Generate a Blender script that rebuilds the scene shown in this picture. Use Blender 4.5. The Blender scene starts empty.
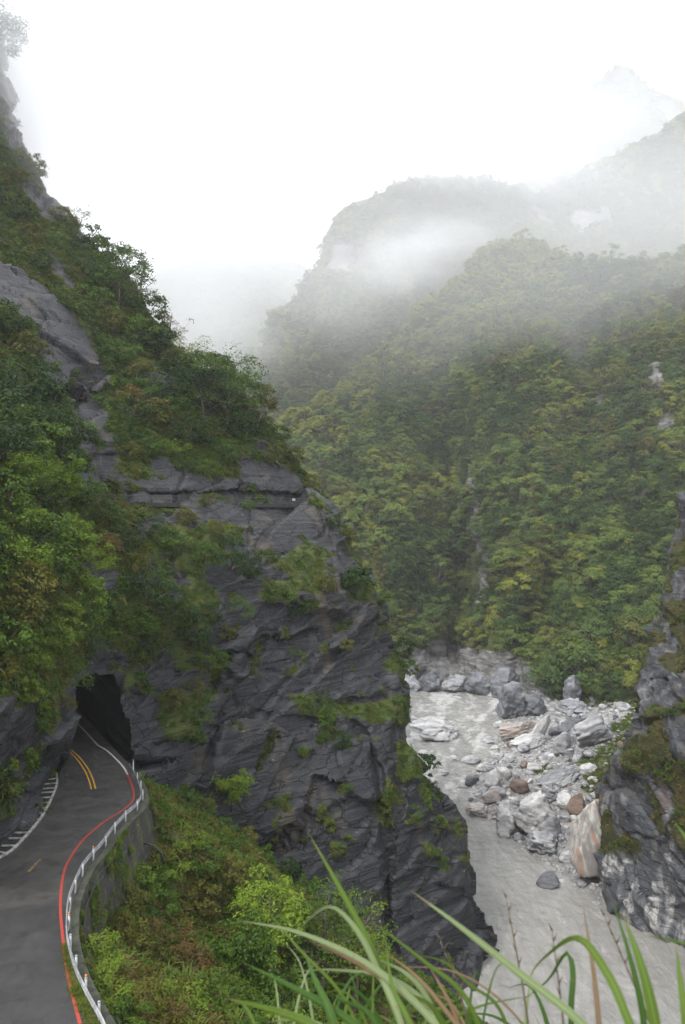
import bpy, math, random, time
import numpy as np
T0 = time.time()
rng = np.random.default_rng(7); random.seed(7)
C = bpy.context.scene.collection
S = 1.24                      # metres per survey unit; camera stands 50 units above the river
F, CX, CY = 781.0, 342.5, 512.0
CAM = np.array([0.0, 0.0, 50.0 * S])

def P(x, y, D):
    x, y, D = np.broadcast_arrays(np.asarray(x, float), np.asarray(y, float), np.asarray(D, float))
    return np.stack([(x - CX) / F * D, D, 50 - (y - CY) / F * D], -1) * S
def road_depth(y, z=29.0):
    return (50 - z) * F / (np.asarray(y, float) - CY)

# ------------------------------------------------------------------ noise
def _h(ix, iy, iz, s):
    n = (ix.astype(np.int64) * 374761393 + iy.astype(np.int64) * 668265263 + iz.astype(np.int64) * 2147483647 + s * 1274126177) & 0xFFFFFFFF
    n = ((n ^ (n >> 13)) * 1274126177) & 0xFFFFFFFF
    n = ((n ^ (n >> 16)) * 2246822519) & 0xFFFFFFFF
    return ((n ^ (n >> 15)) & 0xFFFFFF) / float(0x1000000)
def vnoise(p, s=0):
    i = np.floor(p); f = p - i; u = f * f * f * (f * (f * 6 - 15) + 10)
    ix, iy, iz = i[..., 0], i[..., 1], i[..., 2]; r = 0
    for a in (0, 1):
        for b in (0, 1):
            for c in (0, 1):
                w = (u[..., 0] if a else 1 - u[..., 0]) * (u[..., 1] if b else 1 - u[..., 1]) * (u[..., 2] if c else 1 - u[..., 2])
                r = r + w * _h(ix + a, iy + b, iz + c, s)
    return r * 2 - 1
def fbm(p, o=4, s=0, g=0.5):
    r, a, t = 0, 1.0, 0.0
    for k in range(o):
        r = r + a * vnoise(p * (2.03 ** k) + 17.3 * k, s + k); t += a; a *= g
    return r / t
def voro(p, s=0):
    """F1, F2, random of the nearest cell, and a random tilt of that cell."""
    i = np.floor(p); sh = p.shape[:-1]
    f1 = np.full(sh, 9.0); f2 = np.full(sh, 9.0); rnd = np.zeros(sh); tilt = np.zeros(sh)
    for a in (-1, 0, 1):
        for b in (-1, 0, 1):
            for c in (-1, 0, 1):
                cx, cy, cz = i[..., 0] + a, i[..., 1] + b, i[..., 2] + c
                q = np.stack([cx + _h(cx, cy, cz, s), cy + _h(cx, cy, cz, s + 1), cz + _h(cx, cy, cz, s + 2)], -1)
                dv = p - q; d = np.sqrt((dv ** 2).sum(-1)); near = d < f1
                f2 = np.where(near, f1, np.minimum(f2, d)); f1 = np.where(near, d, f1)
                rnd = np.where(near, _h(cx, cy, cz, s + 3), rnd)
                t = dv[..., 0] * (_h(cx, cy, cz, s + 4) - .5) + dv[..., 1] * (_h(cx, cy, cz, s + 5) - .5) + dv[..., 2] * (_h(cx, cy, cz, s + 6) - .5)
                tilt = np.where(near, t, tilt)
    return f1, f2, rnd, tilt
def sst(a, b, x):
    t = np.clip((x - a) / (b - a), 0, 1); return t * t * (3 - 2 * t)
def tps(pts):
    """Smooth interpolation of log depth through control points (x, y, D)."""
    p = np.array(pts, float); xy = p[:, :2] / 100; v = np.log(p[:, 2]); n = len(p)
    def U(r2): return np.where(r2 > 1e-9, r2 * np.log(r2 + 1e-12), 0) * .5
    K = U(((xy[:, None] - xy[None]) ** 2).sum(-1)) + np.eye(n) * .02
    Q = np.c_[np.ones(n), xy]; A = np.block([[K, Q], [Q.T, np.zeros((3, 3))]])
    w = np.linalg.solve(A, np.r_[v, 0, 0, 0])
    def f(x, y):
        x, y = np.broadcast_arrays(np.asarray(x, float), np.asarray(y, float))
        q = np.stack([x, y], -1) / 100; r = w[n] + w[n + 1] * q[..., 0] + w[n + 2] * q[..., 1]
        for k in range(n): r = r + w[k] * U(((q - xy[k]) ** 2).sum(-1))
        return np.exp(r)
    return f
def sdf(poly, x, y):
    """Signed distance to a polygon, negative inside."""
    poly = np.array(poly, float); d = np.full(np.shape(x), 1e9); ins = np.zeros(np.shape(x), bool)
    for k in range(len(poly)):
        a, b = poly[k], poly[(k + 1) % len(poly)]; e = b - a
        t = np.clip(((x - a[0]) * e[0] + (y - a[1]) * e[1]) / (e @ e), 0, 1)
        d = np.minimum(d, np.hypot(x - a[0] - t * e[0], y - a[1] - t * e[1]))
        c = ((a[1] > y) != (b[1] > y)) & (x < (b[0] - a[0]) * (y - a[1]) / (b[1] - a[1] + 1e-12) + a[0]); ins ^= c
    return np.where(ins, -d, d)

# ------------------------------------------------------------------ scene helpers
def link_mesh(name, me, mats=(), parent=None):
    o = bpy.data.objects.new(name, me); C.objects.link(o)
    for m in mats if isinstance(mats, (list, tuple)) else [mats]: me.materials.append(m)
    if parent is not None: o.parent = parent
    return o
def np_mesh(name, v, faces, smooth=False, mi=None):
    """Mesh from arrays; faces: (n,3) or (n,4) array, or a list of such."""
    me = bpy.data.meshes.new(name); v = np.ascontiguousarray(v, np.float32)
    fl = faces if isinstance(faces, list) else [faces]; fl = [np.asarray(f, np.int32) for f in fl if len(f)]
    loops = np.concatenate([f.ravel() for f in fl]); cnt = np.concatenate([np.full(len(f), f.shape[1], np.int32) for f in fl])
    me.vertices.add(len(v)); me.vertices.foreach_set('co', v.ravel())
    me.loops.add(len(loops)); me.loops.foreach_set('vertex_index', loops)
    me.polygons.add(len(cnt)); me.polygons.foreach_set('loop_start', np.r_[0, np.cumsum(cnt)[:-1]].astype(np.int32))
    me.polygons.foreach_set('use_smooth', np.full(len(cnt), smooth))
    if mi is not None: me.polygons.foreach_set('material_index', np.asarray(mi, np.int32))
    me.update(calc_edges=True); me.validate(); return me
def grid_faces(nr, nc):
    a = np.arange(nr * nc).reshape(nr, nc)
    return np.stack([a[:-1, :-1], a[1:, :-1], a[1:, 1:], a[:-1, 1:]], -1).reshape(-1, 4)
def attr(me, name, val):
    a = me.attributes.new(name, 'FLOAT', 'POINT'); a.data.foreach_set('value', np.ascontiguousarray(val, np.float32).ravel())
def structure(o): o['kind'] = 'structure'; return o
def stuff(o): o['kind'] = 'stuff'; return o
def tag(o, label, cat, group=None):
    o['label'] = label; o['category'] = cat
    if group: o['group'] = group
    return o
def empty(name, loc, rz=0.0):
    o = bpy.data.objects.new(name, None); C.objects.link(o); o.location = loc; o.rotation_euler = (0, 0, rz); o.empty_display_size = .5
    return o
def tube(path, rad, n=6, cap=True):
    """Tapered tube along a polyline -> verts, faces."""
    p = np.array(path, float); r = np.broadcast_to(np.asarray(rad, float), (len(p),))
    t = np.gradient(p, axis=0); t /= np.linalg.norm(t, axis=1, keepdims=True) + 1e-9
    up = np.array([0.31, 0.17, 0.93]); a = np.cross(t, up); a /= np.linalg.norm(a, axis=1, keepdims=True) + 1e-9; b = np.cross(t, a)
    th = np.arange(n) * 2 * math.pi / n
    v = p[:, None] + r[:, None, None] * (a[:, None] * np.cos(th)[None, :, None] + b[:, None] * np.sin(th)[None, :, None])
    f = []
    for i in range(len(p) - 1):
        for k in range(n): f.append((i * n + k, i * n + (k + 1) % n, (i + 1) * n + (k + 1) % n, (i + 1) * n + k))
    v = v.reshape(-1, 3)
    if cap:
        c = len(v); v = np.r_[v, p[:1], p[-1:]]
        for k in range(n): f += [((k + 1) % n, k, c, c), ((len(p) - 1) * n + k, (len(p) - 1) * n + (k + 1) % n, c + 1, c + 1)]
    q = [x for x in f if x[2] != x[3]]; tr = [x[:3] for x in f if x[2] == x[3]]
    return v, q, tr
class MB:
    """Collects pieces of ONE part."""
    def __init__(s): s.v, s.q, s.t, s.n = [], [], [], 0
    def add(s, v, q=(), t=()):
        s.v.append(np.asarray(v, float)); s.q += [tuple(i + s.n for i in f) for f in q]; s.t += [tuple(i + s.n for i in f) for f in t]; s.n += len(v)
    def tube(s, path, rad, n=6): s.add(*tube(path, rad, n))
    def box(s, c, ax, h):
        """Box at c, axes ax (3x3 rows), half sizes h."""
        c = np.array(c, float); ax = np.array(ax, float)
        v = [c + ax[0] * h[0] * i + ax[1] * h[1] * j + ax[2] * h[2] * k for i in (-1, 1) for j in (-1, 1) for k in (-1, 1)]
        s.add(v, [(0, 1, 3, 2), (4, 6, 7, 5), (0, 4, 5, 1), (2, 3, 7, 6), (0, 2, 6, 4), (1, 5, 7, 3)])
    def mesh(s, name, smooth=False):
        fl = []
        if s.q: fl.append(np.array(s.q))
        if s.t: fl.append(np.array(s.t))
        return np_mesh(name, np.concatenate(s.v), fl, smooth)
    def build(s, name, mats, parent=None, smooth=False): return link_mesh(name, s.mesh(name, smooth), mats, parent)

# ------------------------------------------------------------------ materials
class NT:
    def __init__(s, name):
        s.m = bpy.data.materials.new(name); s.m.use_nodes = True; s.t = s.m.node_tree; s.t.nodes.clear()
        s.out = s.t.nodes.new('ShaderNodeOutputMaterial')
    def n(s, kind, **kw):
        nd = s.t.nodes.new('ShaderNode' + kind)
        for k, v in kw.items():
            key = k.replace('_', ' ')
            if hasattr(nd, k) and k not in ('Color',): setattr(nd, k, v)
            else: s.set(nd, key, v)
        return nd
    def set(s, nd, key, v):
        sock = nd.inputs[key]
        if isinstance(v, bpy.types.NodeSocket): s.t.links.new(v, sock)
        else: sock.default_value = v
    def math(s, op, a, b=0.5, c=None):
        nd = s.t.nodes.new('ShaderNodeMath'); nd.operation = op
        for i, x in enumerate((a, b) if c is None else (a, b, c)): s.set(nd, i, x)
        return nd.outputs[0]
    def mix(s, fac, a, b, blend='MIX'):
        nd = s.t.nodes.new('ShaderNodeMix'); nd.data_type = 'RGBA'; nd.blend_type = blend
        s.set(nd, 0, fac); s.set(nd, 6, c4(a)); s.set(nd, 7, c4(b)); return nd.outputs[2]
    def ramp(s, fac, lo, hi):
        nd = s.t.nodes.new('ShaderNodeMapRange'); nd.interpolation_type = 'SMOOTHSTEP'
        s.set(nd, 0, fac); s.set(nd, 1, lo); s.set(nd, 2, hi); return nd.outputs[0]
    def noise(s, vec, scale, detail=4, rough=.55, dist=0):
        nd = s.t.nodes.new('ShaderNodeTexNoise'); s.set(nd, 'Vector', vec); s.set(nd, 'Scale', scale); s.set(nd, 'Detail', detail); s.set(nd, 'Roughness', rough); s.set(nd, 'Distortion', dist)
        return nd.outputs[0]
    def pos(s, scale=(1, 1, 1), rot=(0, 0, 0), obj=False):
        src = s.t.nodes.new('ShaderNodeTexCoord').outputs['Object'] if obj else s.t.nodes.new('ShaderNodeNewGeometry').outputs['Position']
        mp = s.t.nodes.new('ShaderNodeMapping'); s.t.links.new(src, mp.inputs[0]); mp.inputs['Rotation'].default_value = rot; mp.inputs['Scale'].default_value = scale
        return mp.outputs[0]
    def at(s, name):
        nd = s.t.nodes.new('ShaderNodeAttribute'); nd.attribute_name = name; return nd.outputs['Fac']
    def rand(s): return s.t.nodes.new('ShaderNodeObjectInfo').outputs['Random']
    def bump(s, h, strength=.5, dist=.1):
        nd = s.t.nodes.new('ShaderNodeBump'); s.set(nd, 'Height', h); s.set(nd, 'Strength', strength); s.set(nd, 'Distance', dist); return nd.outputs[0]
    def done(s, col, rough=.6, normal=None, spec=.5, metal=0.0, transl=None):
        b = s.t.nodes.new('ShaderNodeBsdfPrincipled'); s.set(b, 'Base Color', c4(col)); s.set(b, 'Roughness', rough); s.set(b, 'Specular IOR Level', spec); s.set(b, 'Metallic', metal)
        if normal is not None: s.set(b, 'Normal', normal)
        o = b.outputs[0]
        if transl is not None:
            tr = s.t.nodes.new('ShaderNodeBsdfTranslucent'); s.set(tr, 'Color', c4(col)); mx = s.t.nodes.new('ShaderNodeMixShader'); s.set(mx, 0, transl)
            s.t.links.new(o, mx.inputs[1]); s.t.links.new(tr.outputs[0], mx.inputs[2]); o = mx.outputs[0]
        s.t.links.new(o, s.out.inputs['Surface']); return s.m
def c4(c):
    if isinstance(c, (tuple, list)) and len(c) == 3: return (*c, 1.0)
    return c

def m_plain(name, col, rough=.6, var=.25, scale=3.0, metal=0.0, spec=.5, obj=False, bump=0.0):
    t = NT(name); p = t.pos(obj=obj); n = t.noise(p, scale, 5, .6)
    lo = tuple(x * (1 - var) for x in col); hi = tuple(min(1, x * (1 + var)) for x in col)
    k = t.ramp(n, .3, .7)
    return t.done(t.mix(k, lo, hi), rough, t.bump(n, .4, bump) if bump else None, spec, metal)
def m_leaf(name, a, b, tr=.3, rough=.5):
    """Leaves: two tones, a random tone for each plant and each patch of leaves."""
    t = NT(name); r = t.rand(); n = t.noise(t.pos(), .9, 2, .6)
    f = t.math('ADD', t.math('MULTIPLY', r, .55), t.math('MULTIPLY', t.ramp(n, .3, .7), .45))
    return t.done(t.mix(f, a, b), rough, None, .14, 0, tr)
def m_cliff(name, dark, light, veg_a, veg_b, scale=1.0, dip=(.22, .26, 0), white=0.0, pink=0.0):
    """Bedded slate with stains, white vein flecks, soil and moss where the attribute veg is high."""
    t = NT(name); p = t.pos(); ps = t.pos((.11 * scale, .11 * scale, 2.4 * scale), dip)
    big = t.noise(p, .07 * scale, 5, .6); mid = t.noise(p, .5 * scale, 6, .65); bed = t.noise(ps, .8, 4, .62, 0); fine = t.noise(p, 3.5 * scale, 5, .7)
    k = t.ramp(t.math('ADD', t.math('MULTIPLY', big, .55), t.math('MULTIPLY', bed, .55)), .35, .75)
    col = t.mix(k, dark, light)
    col = t.mix(t.math('MULTIPLY', t.ramp(mid, .52, .75), .45), col, tuple(x * .45 for x in dark))
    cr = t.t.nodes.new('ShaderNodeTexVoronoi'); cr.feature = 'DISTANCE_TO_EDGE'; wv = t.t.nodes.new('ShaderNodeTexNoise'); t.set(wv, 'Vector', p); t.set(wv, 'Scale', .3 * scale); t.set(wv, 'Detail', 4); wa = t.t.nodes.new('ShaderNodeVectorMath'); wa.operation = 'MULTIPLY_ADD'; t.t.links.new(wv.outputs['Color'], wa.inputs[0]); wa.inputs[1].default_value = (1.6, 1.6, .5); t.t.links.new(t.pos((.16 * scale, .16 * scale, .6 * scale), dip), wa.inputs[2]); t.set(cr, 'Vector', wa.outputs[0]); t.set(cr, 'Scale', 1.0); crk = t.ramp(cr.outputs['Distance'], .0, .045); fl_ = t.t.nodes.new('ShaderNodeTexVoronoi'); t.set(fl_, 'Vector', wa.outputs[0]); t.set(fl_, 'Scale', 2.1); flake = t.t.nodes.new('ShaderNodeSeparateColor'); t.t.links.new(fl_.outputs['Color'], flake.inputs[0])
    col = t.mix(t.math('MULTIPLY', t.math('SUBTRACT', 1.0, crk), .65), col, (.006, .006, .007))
    stain = t.math('MULTIPLY', t.ramp(t.noise(t.pos((1, 1, .25)), .22 * scale, 5, .65), .54, .7), .6)
    col = t.mix(stain, col, (.075, .06, .04))
    vein = t.math('MULTIPLY', t.ramp(t.noise(t.pos((.6, .6, 1.8), dip), 1.7 * scale, 6, .75, .3), .63, .70), .6 if white == 0 else .2)
    col = t.mix(vein, col, (.30, .30, .31))
    if white:
        band = t.ramp(t.noise(t.pos((.6, .6, .13), (.35, .5, .2)), .5 * scale, 6, .62, .8), .5, .62)
        low = t.at('pale')
        col = t.mix(t.math('MULTIPLY', low, .42), col, (.13, .138, .155))
        col = t.mix(t.math('MULTIPLY', band, t.math('MULTIPLY', low, white)), col, (.50, .49, .47))
        if pink:
            pk = t.ramp(t.noise(t.pos((.5, .5, .15), (.4, .6, .1)), .33, 4, .6, 1.2), .56, .66)
            col = t.mix(t.math('MULTIPLY', pk, t.math('MULTIPLY', low, pink)), col, (.36, .24, .18))
    v = t.at('veg'); vn = t.math('ADD', v, t.math('MULTIPLY', t.math('SUBTRACT', mid, .5), .9))
    vm = t.ramp(vn, .38, .62)
    vc = t.mix(t.ramp(t.noise(p, .35 * scale, 4, .6), .35, .65), veg_a, veg_b); vc = t.mix(t.math('MULTIPLY', t.ramp(fine, .45, .7), .5), vc, tuple(x * .4 for x in veg_a))
    lich = t.math('MULTIPLY', t.ramp(t.noise(p, 1.6 * scale, 5, .75), .57, .66), t.ramp(v, .02, .3)); lich = t.math('MULTIPLY', lich, .8)
    col = t.mix(lich, col, (.075, .078, .016)); col = t.mix(vm, col, vc)
    rough = t.math('ADD', t.math('MULTIPLY', mid, .4), t.math('ADD', .30, t.math('MULTIPLY', vm, .35)))
    h = t.math('ADD', t.math('ADD', t.math('MULTIPLY', bed, 1.3), t.math('ADD', t.math('MULTIPLY', crk, .45), t.math('MULTIPLY', flake.outputs[0], .45))), t.math('ADD', t.math('MULTIPLY', fine, .30), t.math('MULTIPLY', mid, .6)))
    return t.done(col, rough, t.bump(h, .75, .34 / scale), .30)
def m_stone(name, dark, light, pink=None, scale=1.0):
    """Water-worn marble or gneiss with bands."""
    t = NT(name); r = t.rand(); o = t.t.nodes.new('ShaderNodeCombineXYZ')
    for i in range(3): t.set(o, i, t.math('MULTIPLY', r, 37.0 + 11 * i))
    ad = t.t.nodes.new('ShaderNodeVectorMath'); ad.operation = 'ADD'; t.t.links.new(t.pos((.5, .5, 1.6), (.4, .3, .2), True), ad.inputs[0]); t.t.links.new(o.outputs[0], ad.inputs[1]); p = ad.outputs[0]
    band = t.noise(p, 1.1 * scale, 5, .62, 1.4); sp = t.noise(p, 6 * scale, 5, .7)
    col = t.mix(t.ramp(band, .34, .66), dark, light); col = t.mix(t.math('MULTIPLY', t.ramp(sp, .5, .75), .45), col, tuple(x * .5 for x in dark))
    if pink: col = t.mix(t.math('MULTIPLY', t.ramp(t.noise(p, .9 * scale, 4, .6, 1.0), .5, .62), .8), col, pink)
    col = t.mix(t.math('MULTIPLY', r, .35), col, tuple(x * .75 for x in dark))
    cr = t.noise(p, 2.6 * scale, 6, .75); col = t.mix(t.math('MULTIPLY', t.ramp(cr, .54, .7), .5), col, tuple(x * .35 for x in dark))
    return t.done(col, .5, t.bump(t.math('ADD', t.math('ADD', sp, band), t.math('MULTIPLY', cr, 1.4)), .8, .2), .4)

M = {}
SLATE_D, SLATE_L = (.0075, .008, .0098), (.036, .0375, .043)
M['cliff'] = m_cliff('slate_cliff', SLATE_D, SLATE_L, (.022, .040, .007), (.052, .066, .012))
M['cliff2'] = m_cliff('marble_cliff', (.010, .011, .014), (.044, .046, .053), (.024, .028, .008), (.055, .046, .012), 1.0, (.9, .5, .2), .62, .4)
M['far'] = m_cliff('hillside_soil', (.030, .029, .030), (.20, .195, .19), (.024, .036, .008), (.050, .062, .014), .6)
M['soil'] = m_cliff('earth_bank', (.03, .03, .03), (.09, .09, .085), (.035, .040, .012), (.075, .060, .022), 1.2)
M['leaf_dark'] = m_leaf('dark_leaves', (.010, .028, .005), (.028, .058, .009))
M['leaf_mid'] = m_leaf('green_leaves', (.030, .066, .007), (.070, .120, .012))
M['leaf_light'] = m_leaf('light_green_leaves', (.075, .128, .010), (.140, .200, .018))
M['leaf_bright'] = m_leaf('young_yellow_green_leaves', (.095, .165, .012), (.165, .235, .022))
M['leaf_olive'] = m_leaf('olive_leaves', (.054, .062, .009), (.110, .105, .016))
M['leaf_rust'] = m_leaf('brown_leaves', (.080, .055, .016), (.130, .090, .026))
M['grass'] = m_leaf('grass_blades', (.045, .080, .009), (.105, .140, .018))
M['dry_grass'] = m_leaf('dry_grass_blades', (.12, .105, .030), (.19, .16, .05))
M['bark'] = m_plain('bark', (.075, .062, .048), .8, .4, 6, bump=.03)
M['twig'] = m_plain('pale_twigs', (.16, .14, .115), .8, .3, 6)
M['stone_grey'] = m_stone('grey_marble', (.15, .155, .168), (.42, .42, .43))
M['stone_white'] = m_stone('white_marble', (.25, .25, .255), (.52, .515, .505))
M['stone_pink'] = m_stone('pink_marble', (.24, .22, .21), (.48, .45, .42), (.42, .25, .17))
M['stone_brown'] = m_stone('rusty_stone', (.10, .072, .055), (.20, .14, .105))
M['stone_dark'] = m_stone('dark_slate_block', (.055, .057, .065), (.16, .165, .18))

# ------------------------------------------------------------------ camera, light, sky
cam = bpy.data.cameras.new('camera'); co = bpy.data.objects.new('camera', cam); C.objects.link(co)
co.location = CAM; co.rotation_euler = (math.radians(90), 0, 0)
cam.sensor_fit = 'VERTICAL'; cam.sensor_height = 23.6; cam.lens = F / 1024 * 23.6; cam.clip_start = .05; cam.clip_end = 6000
cam.dof.use_dof = True; cam.dof.focus_distance = 90; cam.dof.aperture_fstop = 3.6
bpy.context.scene.camera = co
SUN_EL, SUN_AZ = math.radians(52), math.radians(-138)      # azimuth from +Y towards +X
w = bpy.data.worlds.new('World'); bpy.context.scene.world = w; w.use_nodes = True
nt = w.node_tree; bg = nt.nodes['Background']
sky = nt.nodes.new('ShaderNodeTexSky'); sky.sky_type = 'NISHITA'; sky.sun_disc = False; sky.sun_elevation = SUN_EL; sky.sun_rotation = SUN_AZ; sky.dust_density = 6; sky.air_density = 1.0
mx = nt.nodes.new('ShaderNodeMix'); mx.data_type = 'RGBA'; mx.inputs[0].default_value = .9
nt.links.new(sky.outputs[0], mx.inputs[6]); mx.inputs[7].default_value = (10.0, 10.2, 10.6, 1)      # the white overcast layer
nt.links.new(mx.outputs[2], bg.inputs[0]); bg.inputs[1].default_value = .10
sl = bpy.data.lights.new('sun', 'SUN'); so = bpy.data.objects.new('sun', sl); C.objects.link(so)
sl.energy = 1.5; sl.angle = math.radians(14); sl.color = (1, .97, .92)
so.rotation_euler = (math.radians(90) - SUN_EL, 0, math.pi - SUN_AZ); so.location = (0, 0, 300)

sc = bpy.context.scene
sc.view_settings.view_transform = 'Standard'; sc.view_settings.look = 'None'; sc.view_settings.exposure = 1.22; sc.view_settings.gamma = 1.0
cy = sc.cycles
cy.use_denoising = True
try: cy.denoiser = 'OPENIMAGEDENOISE'
except Exception: pass
cy.max_bounces = 9; cy.diffuse_bounces = 3; cy.glossy_bounces = 2; cy.transmission_bounces = 3; cy.volume_bounces = 5; cy.transparent_max_bounces = 6
cy.use_adaptive_sampling = True; cy.adaptive_threshold = .006; cy.caustics_reflective = False; cy.caustics_refractive = False
cy.volume_step_rate = 1.0; cy.volume_max_steps = 128
HAZE = .00016
# azimuth, elevation, distance, three radii in metres, density, seed, threshold and grain of the shreds
MIST = [(0, 60, 150, 42, 40, 62, .045, 1, .45, 1.5), (60, 190, 140, 30, 30, 38, .014, 2, .5, 1.6), (620, 100, 720, 240, 60, 140, .0078, 3, .25, 1.6), (450, 236, 455, 60, 24, 24, .014, 5, .5, 2.4), (400, 262, 470, 60, 30, 40, .016, 4, .50, 2.4),
        (330, 290, 480, 75, 40, 60, .005, 6, .45, 2.0), (200, 340, 440, 90, 50, 50, .009, 7, .42, 1.8), (200, 250, 760, 320, 90, 130, .008, 8, .25, 1.5), (430, 215, 500, 360, 40, 125, .0050, 9, .2, 1.2), (690, 190, 480, 200, 60, 130, .0035, 10, .25, 1.6),
        (480, 168, 590, 165, 50, 44, .014, 11, .42, 2.2), (610, 255, 340, 340, 45, 112, .0056, 12, .2, 1.2), (570, 120, 660, 100, 40, 42, .011, 13, .45, 2.2)]
# ------------------------------------------------------------------ terrain
class Relief: pass
def relief(name, y0, y1, nr, edge, x0, nc, nw, depth, disp, mat, veg, side=1, wrap_px=30, wrap_d=.5, hole=None, extra=None, rim=14):
    """A cliff: a net of survey points (azimuth, elevation, distance) whose free edge turns round and runs on behind."""
    R = Relief(); ys = np.linspace(y0, y1, nr); xs = edge(ys)
    u = np.linspace(0, 1, nc); X = x0 + (xs[:, None] - x0) * u[None]; Y = np.broadcast_to(ys[:, None], X.shape)
    D = depth(X, Y)
    e = np.clip(1 - np.abs(xs[:, None] - X) / rim, 0, 1); D = D * (1 + .035 * e ** 3)
    s = (np.arange(1, nw + 1) / nw)[None]
    Xw = xs[:, None] - side * wrap_px * s ** 1.3; Dw = D[:, -1:] * (1 + .02 * s + wrap_d * s ** 2)
    X = np.c_[X, Xw]; D = np.c_[D, Dw]; Y = np.c_[Y, np.broadcast_to(ys[:, None], Xw.shape)]
    p = P(X, Y, D)
    def normals(p):
        du = np.gradient(p, axis=1); dv = np.gradient(p, axis=0); n = np.cross(du, dv); n /= np.linalg.norm(n, axis=-1, keepdims=True) + 1e-9
        return n * (-1 if np.mean(n[..., 1]) > 0 else 1)
    n = normals(p); R.veg = veg(X, Y, p)
    p = p + n * disp(p, R.veg, X, Y)[..., None]
    R.p, R.x, R.y, R.n = p, X, Y, normals(p); R.nc_front = nc
    f = grid_faces(*X.shape)
    if side < 0: f = f[:, ::-1]
    if hole is not None:
        c = sdf(hole, X.ravel()[f].mean(1), Y.ravel()[f].mean(1)) < 0
        c &= (np.arange(len(f)) % (X.shape[1] - 1)) < nc - 1
        R.cut = f[c]; f = f[~c]
    me = np_mesh(name, p.reshape(-1, 3), f, True); attr(me, 'veg', R.veg)
    if extra: [attr(me, k, fn(X, Y, p)) for k, fn in extra.items()]
    R.o = structure(link_mesh(name, me, mat)); return R
def at_px(R, x, y):
    d = (R.x[:, :R.nc_front] - x) ** 2 + (R.y[:, :R.nc_front] - y) ** 2; k = np.unravel_index(np.argmin(d), d.shape)
    return R.p[k].copy(), R.n[k].copy()
def polyx(pts):
    a = np.array(pts, float); return lambda v: np.interp(v, a[:, 0], a[:, 1])

# --- the great slate spur on the left
EDGE = [(-130, -70), (0, -14), (50, 0), (90, 9), (130, 17), (150, 19), (190, 44), (215, 65), (255, 100), (290, 136), (330, 160), (365, 192), (400, 240), (425, 268), (450, 286),
        (485, 309), (500, 318), (506, 330), (520, 338), (560, 358), (590, 374), (640, 386), (690, 401), (740, 412), (780, 430), (797, 448), (820, 462), (850, 466), (890, 474), (930, 491), (955, 487), (985, 484), (1010, 474), (1120, 468)]
ctrl = [(-90, 850, 42), (0, 845, 48.5), (40, 815, 54.5), (57, 775, 63.5), (0, 760, 46.5), (30, 740, 51), (70, 740, 59.5), (0, 690, 46), (50, 690, 56), (75, 715, 62), (-90, 700, 38), (-90, 560, 44),
        (0, 600, 51), (50, 600, 59), (0, 450, 63), (60, 450, 79), (0, 350, 84), (-90, 300, 78), (-90, 150, 95), (132, 745, 69.5), (125, 700, 70), (80, 665, 66), (200, 680, 77), (300, 680, 84), (392, 690, 93),
        (100, 600, 68.5), (200, 600, 79), (300, 600, 88), (372, 600, 98), (100, 512, 77), (200, 512, 86), (325, 512, 102), (100, 495, 79), (200, 495, 88.5), (305, 495, 103), (100, 400, 94), (200, 400, 106),
        (260, 400, 114), (60, 330, 96), (0, 270, 98), (60, 290, 104), (140, 300, 124), (0, 190, 116), (50, 200, 132), (0, 100, 138), (-30, 0, 150), (-100, -100, 160),
        (160, 780, 69.5), (200, 800, 73), (300, 800, 78), (400, 800, 83), (455, 805, 89), (200, 900, 72), (300, 900, 75.5), (380, 900, 80), (470, 900, 86), (488, 955, 87), (400, 960, 79), (300, 1000, 75), (400, 1040, 75), (470, 1020, 79), (200, 1050, 72), (300, 1120, 70)]
dfun = tps(ctrl)
left_edge_of_road = polyx([(745, 66), (757, 60), (778, 57), (795, 54), (820, 40), (848, 15), (858, 0), (900, -75), (1200, -500)])
STEPS = [  # (polyline, metres set back below it, fade in px): the undersides of overhanging beds
    ([(235, 655), (262, 638), (285, 640), (320, 628)], 1.5, 16), ([(330, 702), (365, 697), (398, 688)], 1.3, 14), ([(112, 682), (135, 690), (160, 688)], 1.0, 14),
    ([(313, 776), (345, 783)], 1.5, 18), ([(228, 868), (262, 855), (290, 838), (302, 812), (316, 778)], 1.5, 14), ([(60, 382), (85, 400), (108, 384)], 2.2, 26), ([(78, 456), (118, 452)], 1.2, 18),
    ([(85, 486), (120, 489), (180, 492), (250, 490), (310, 497)], 1.8, 12), ([(390, 835), (430, 832), (466, 832)], .7, 8), ([(385, 885), (420, 872), (470, 866)], .6, 8), ([(400, 925), (440, 905), (478, 890)], .7, 8),
    ([(430, 960), (489, 948)], .7, 8), ([(205, 727), (260, 712), (330, 720)], .6, 10), ([(150, 742), (190, 735), (215, 742)], .7, 10), ([(130, 605), (165, 600)], .6, 8), ([(300, 560), (345, 555)], .5, 8),
    ([(-40, 760), (0, 800), (30, 792), (52, 775)], 1.2, 26), ([(230, 470), (265, 455), (285, 470)], .8, 12)]
CLEFTS = [([(352, 722), (370, 745), (382, 790), (390, 850), (384, 900), (394, 960)], 1.7, 4), ([(395, 716), (402, 760), (398, 812)], 1.6, 5), ([(105, 770), (118, 730), (122, 668)], .6, 4), ([(214, 690), (222, 660), (244, 646)], .9, 3), ([(262, 855), (300, 830)], .8, 3)]
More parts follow.
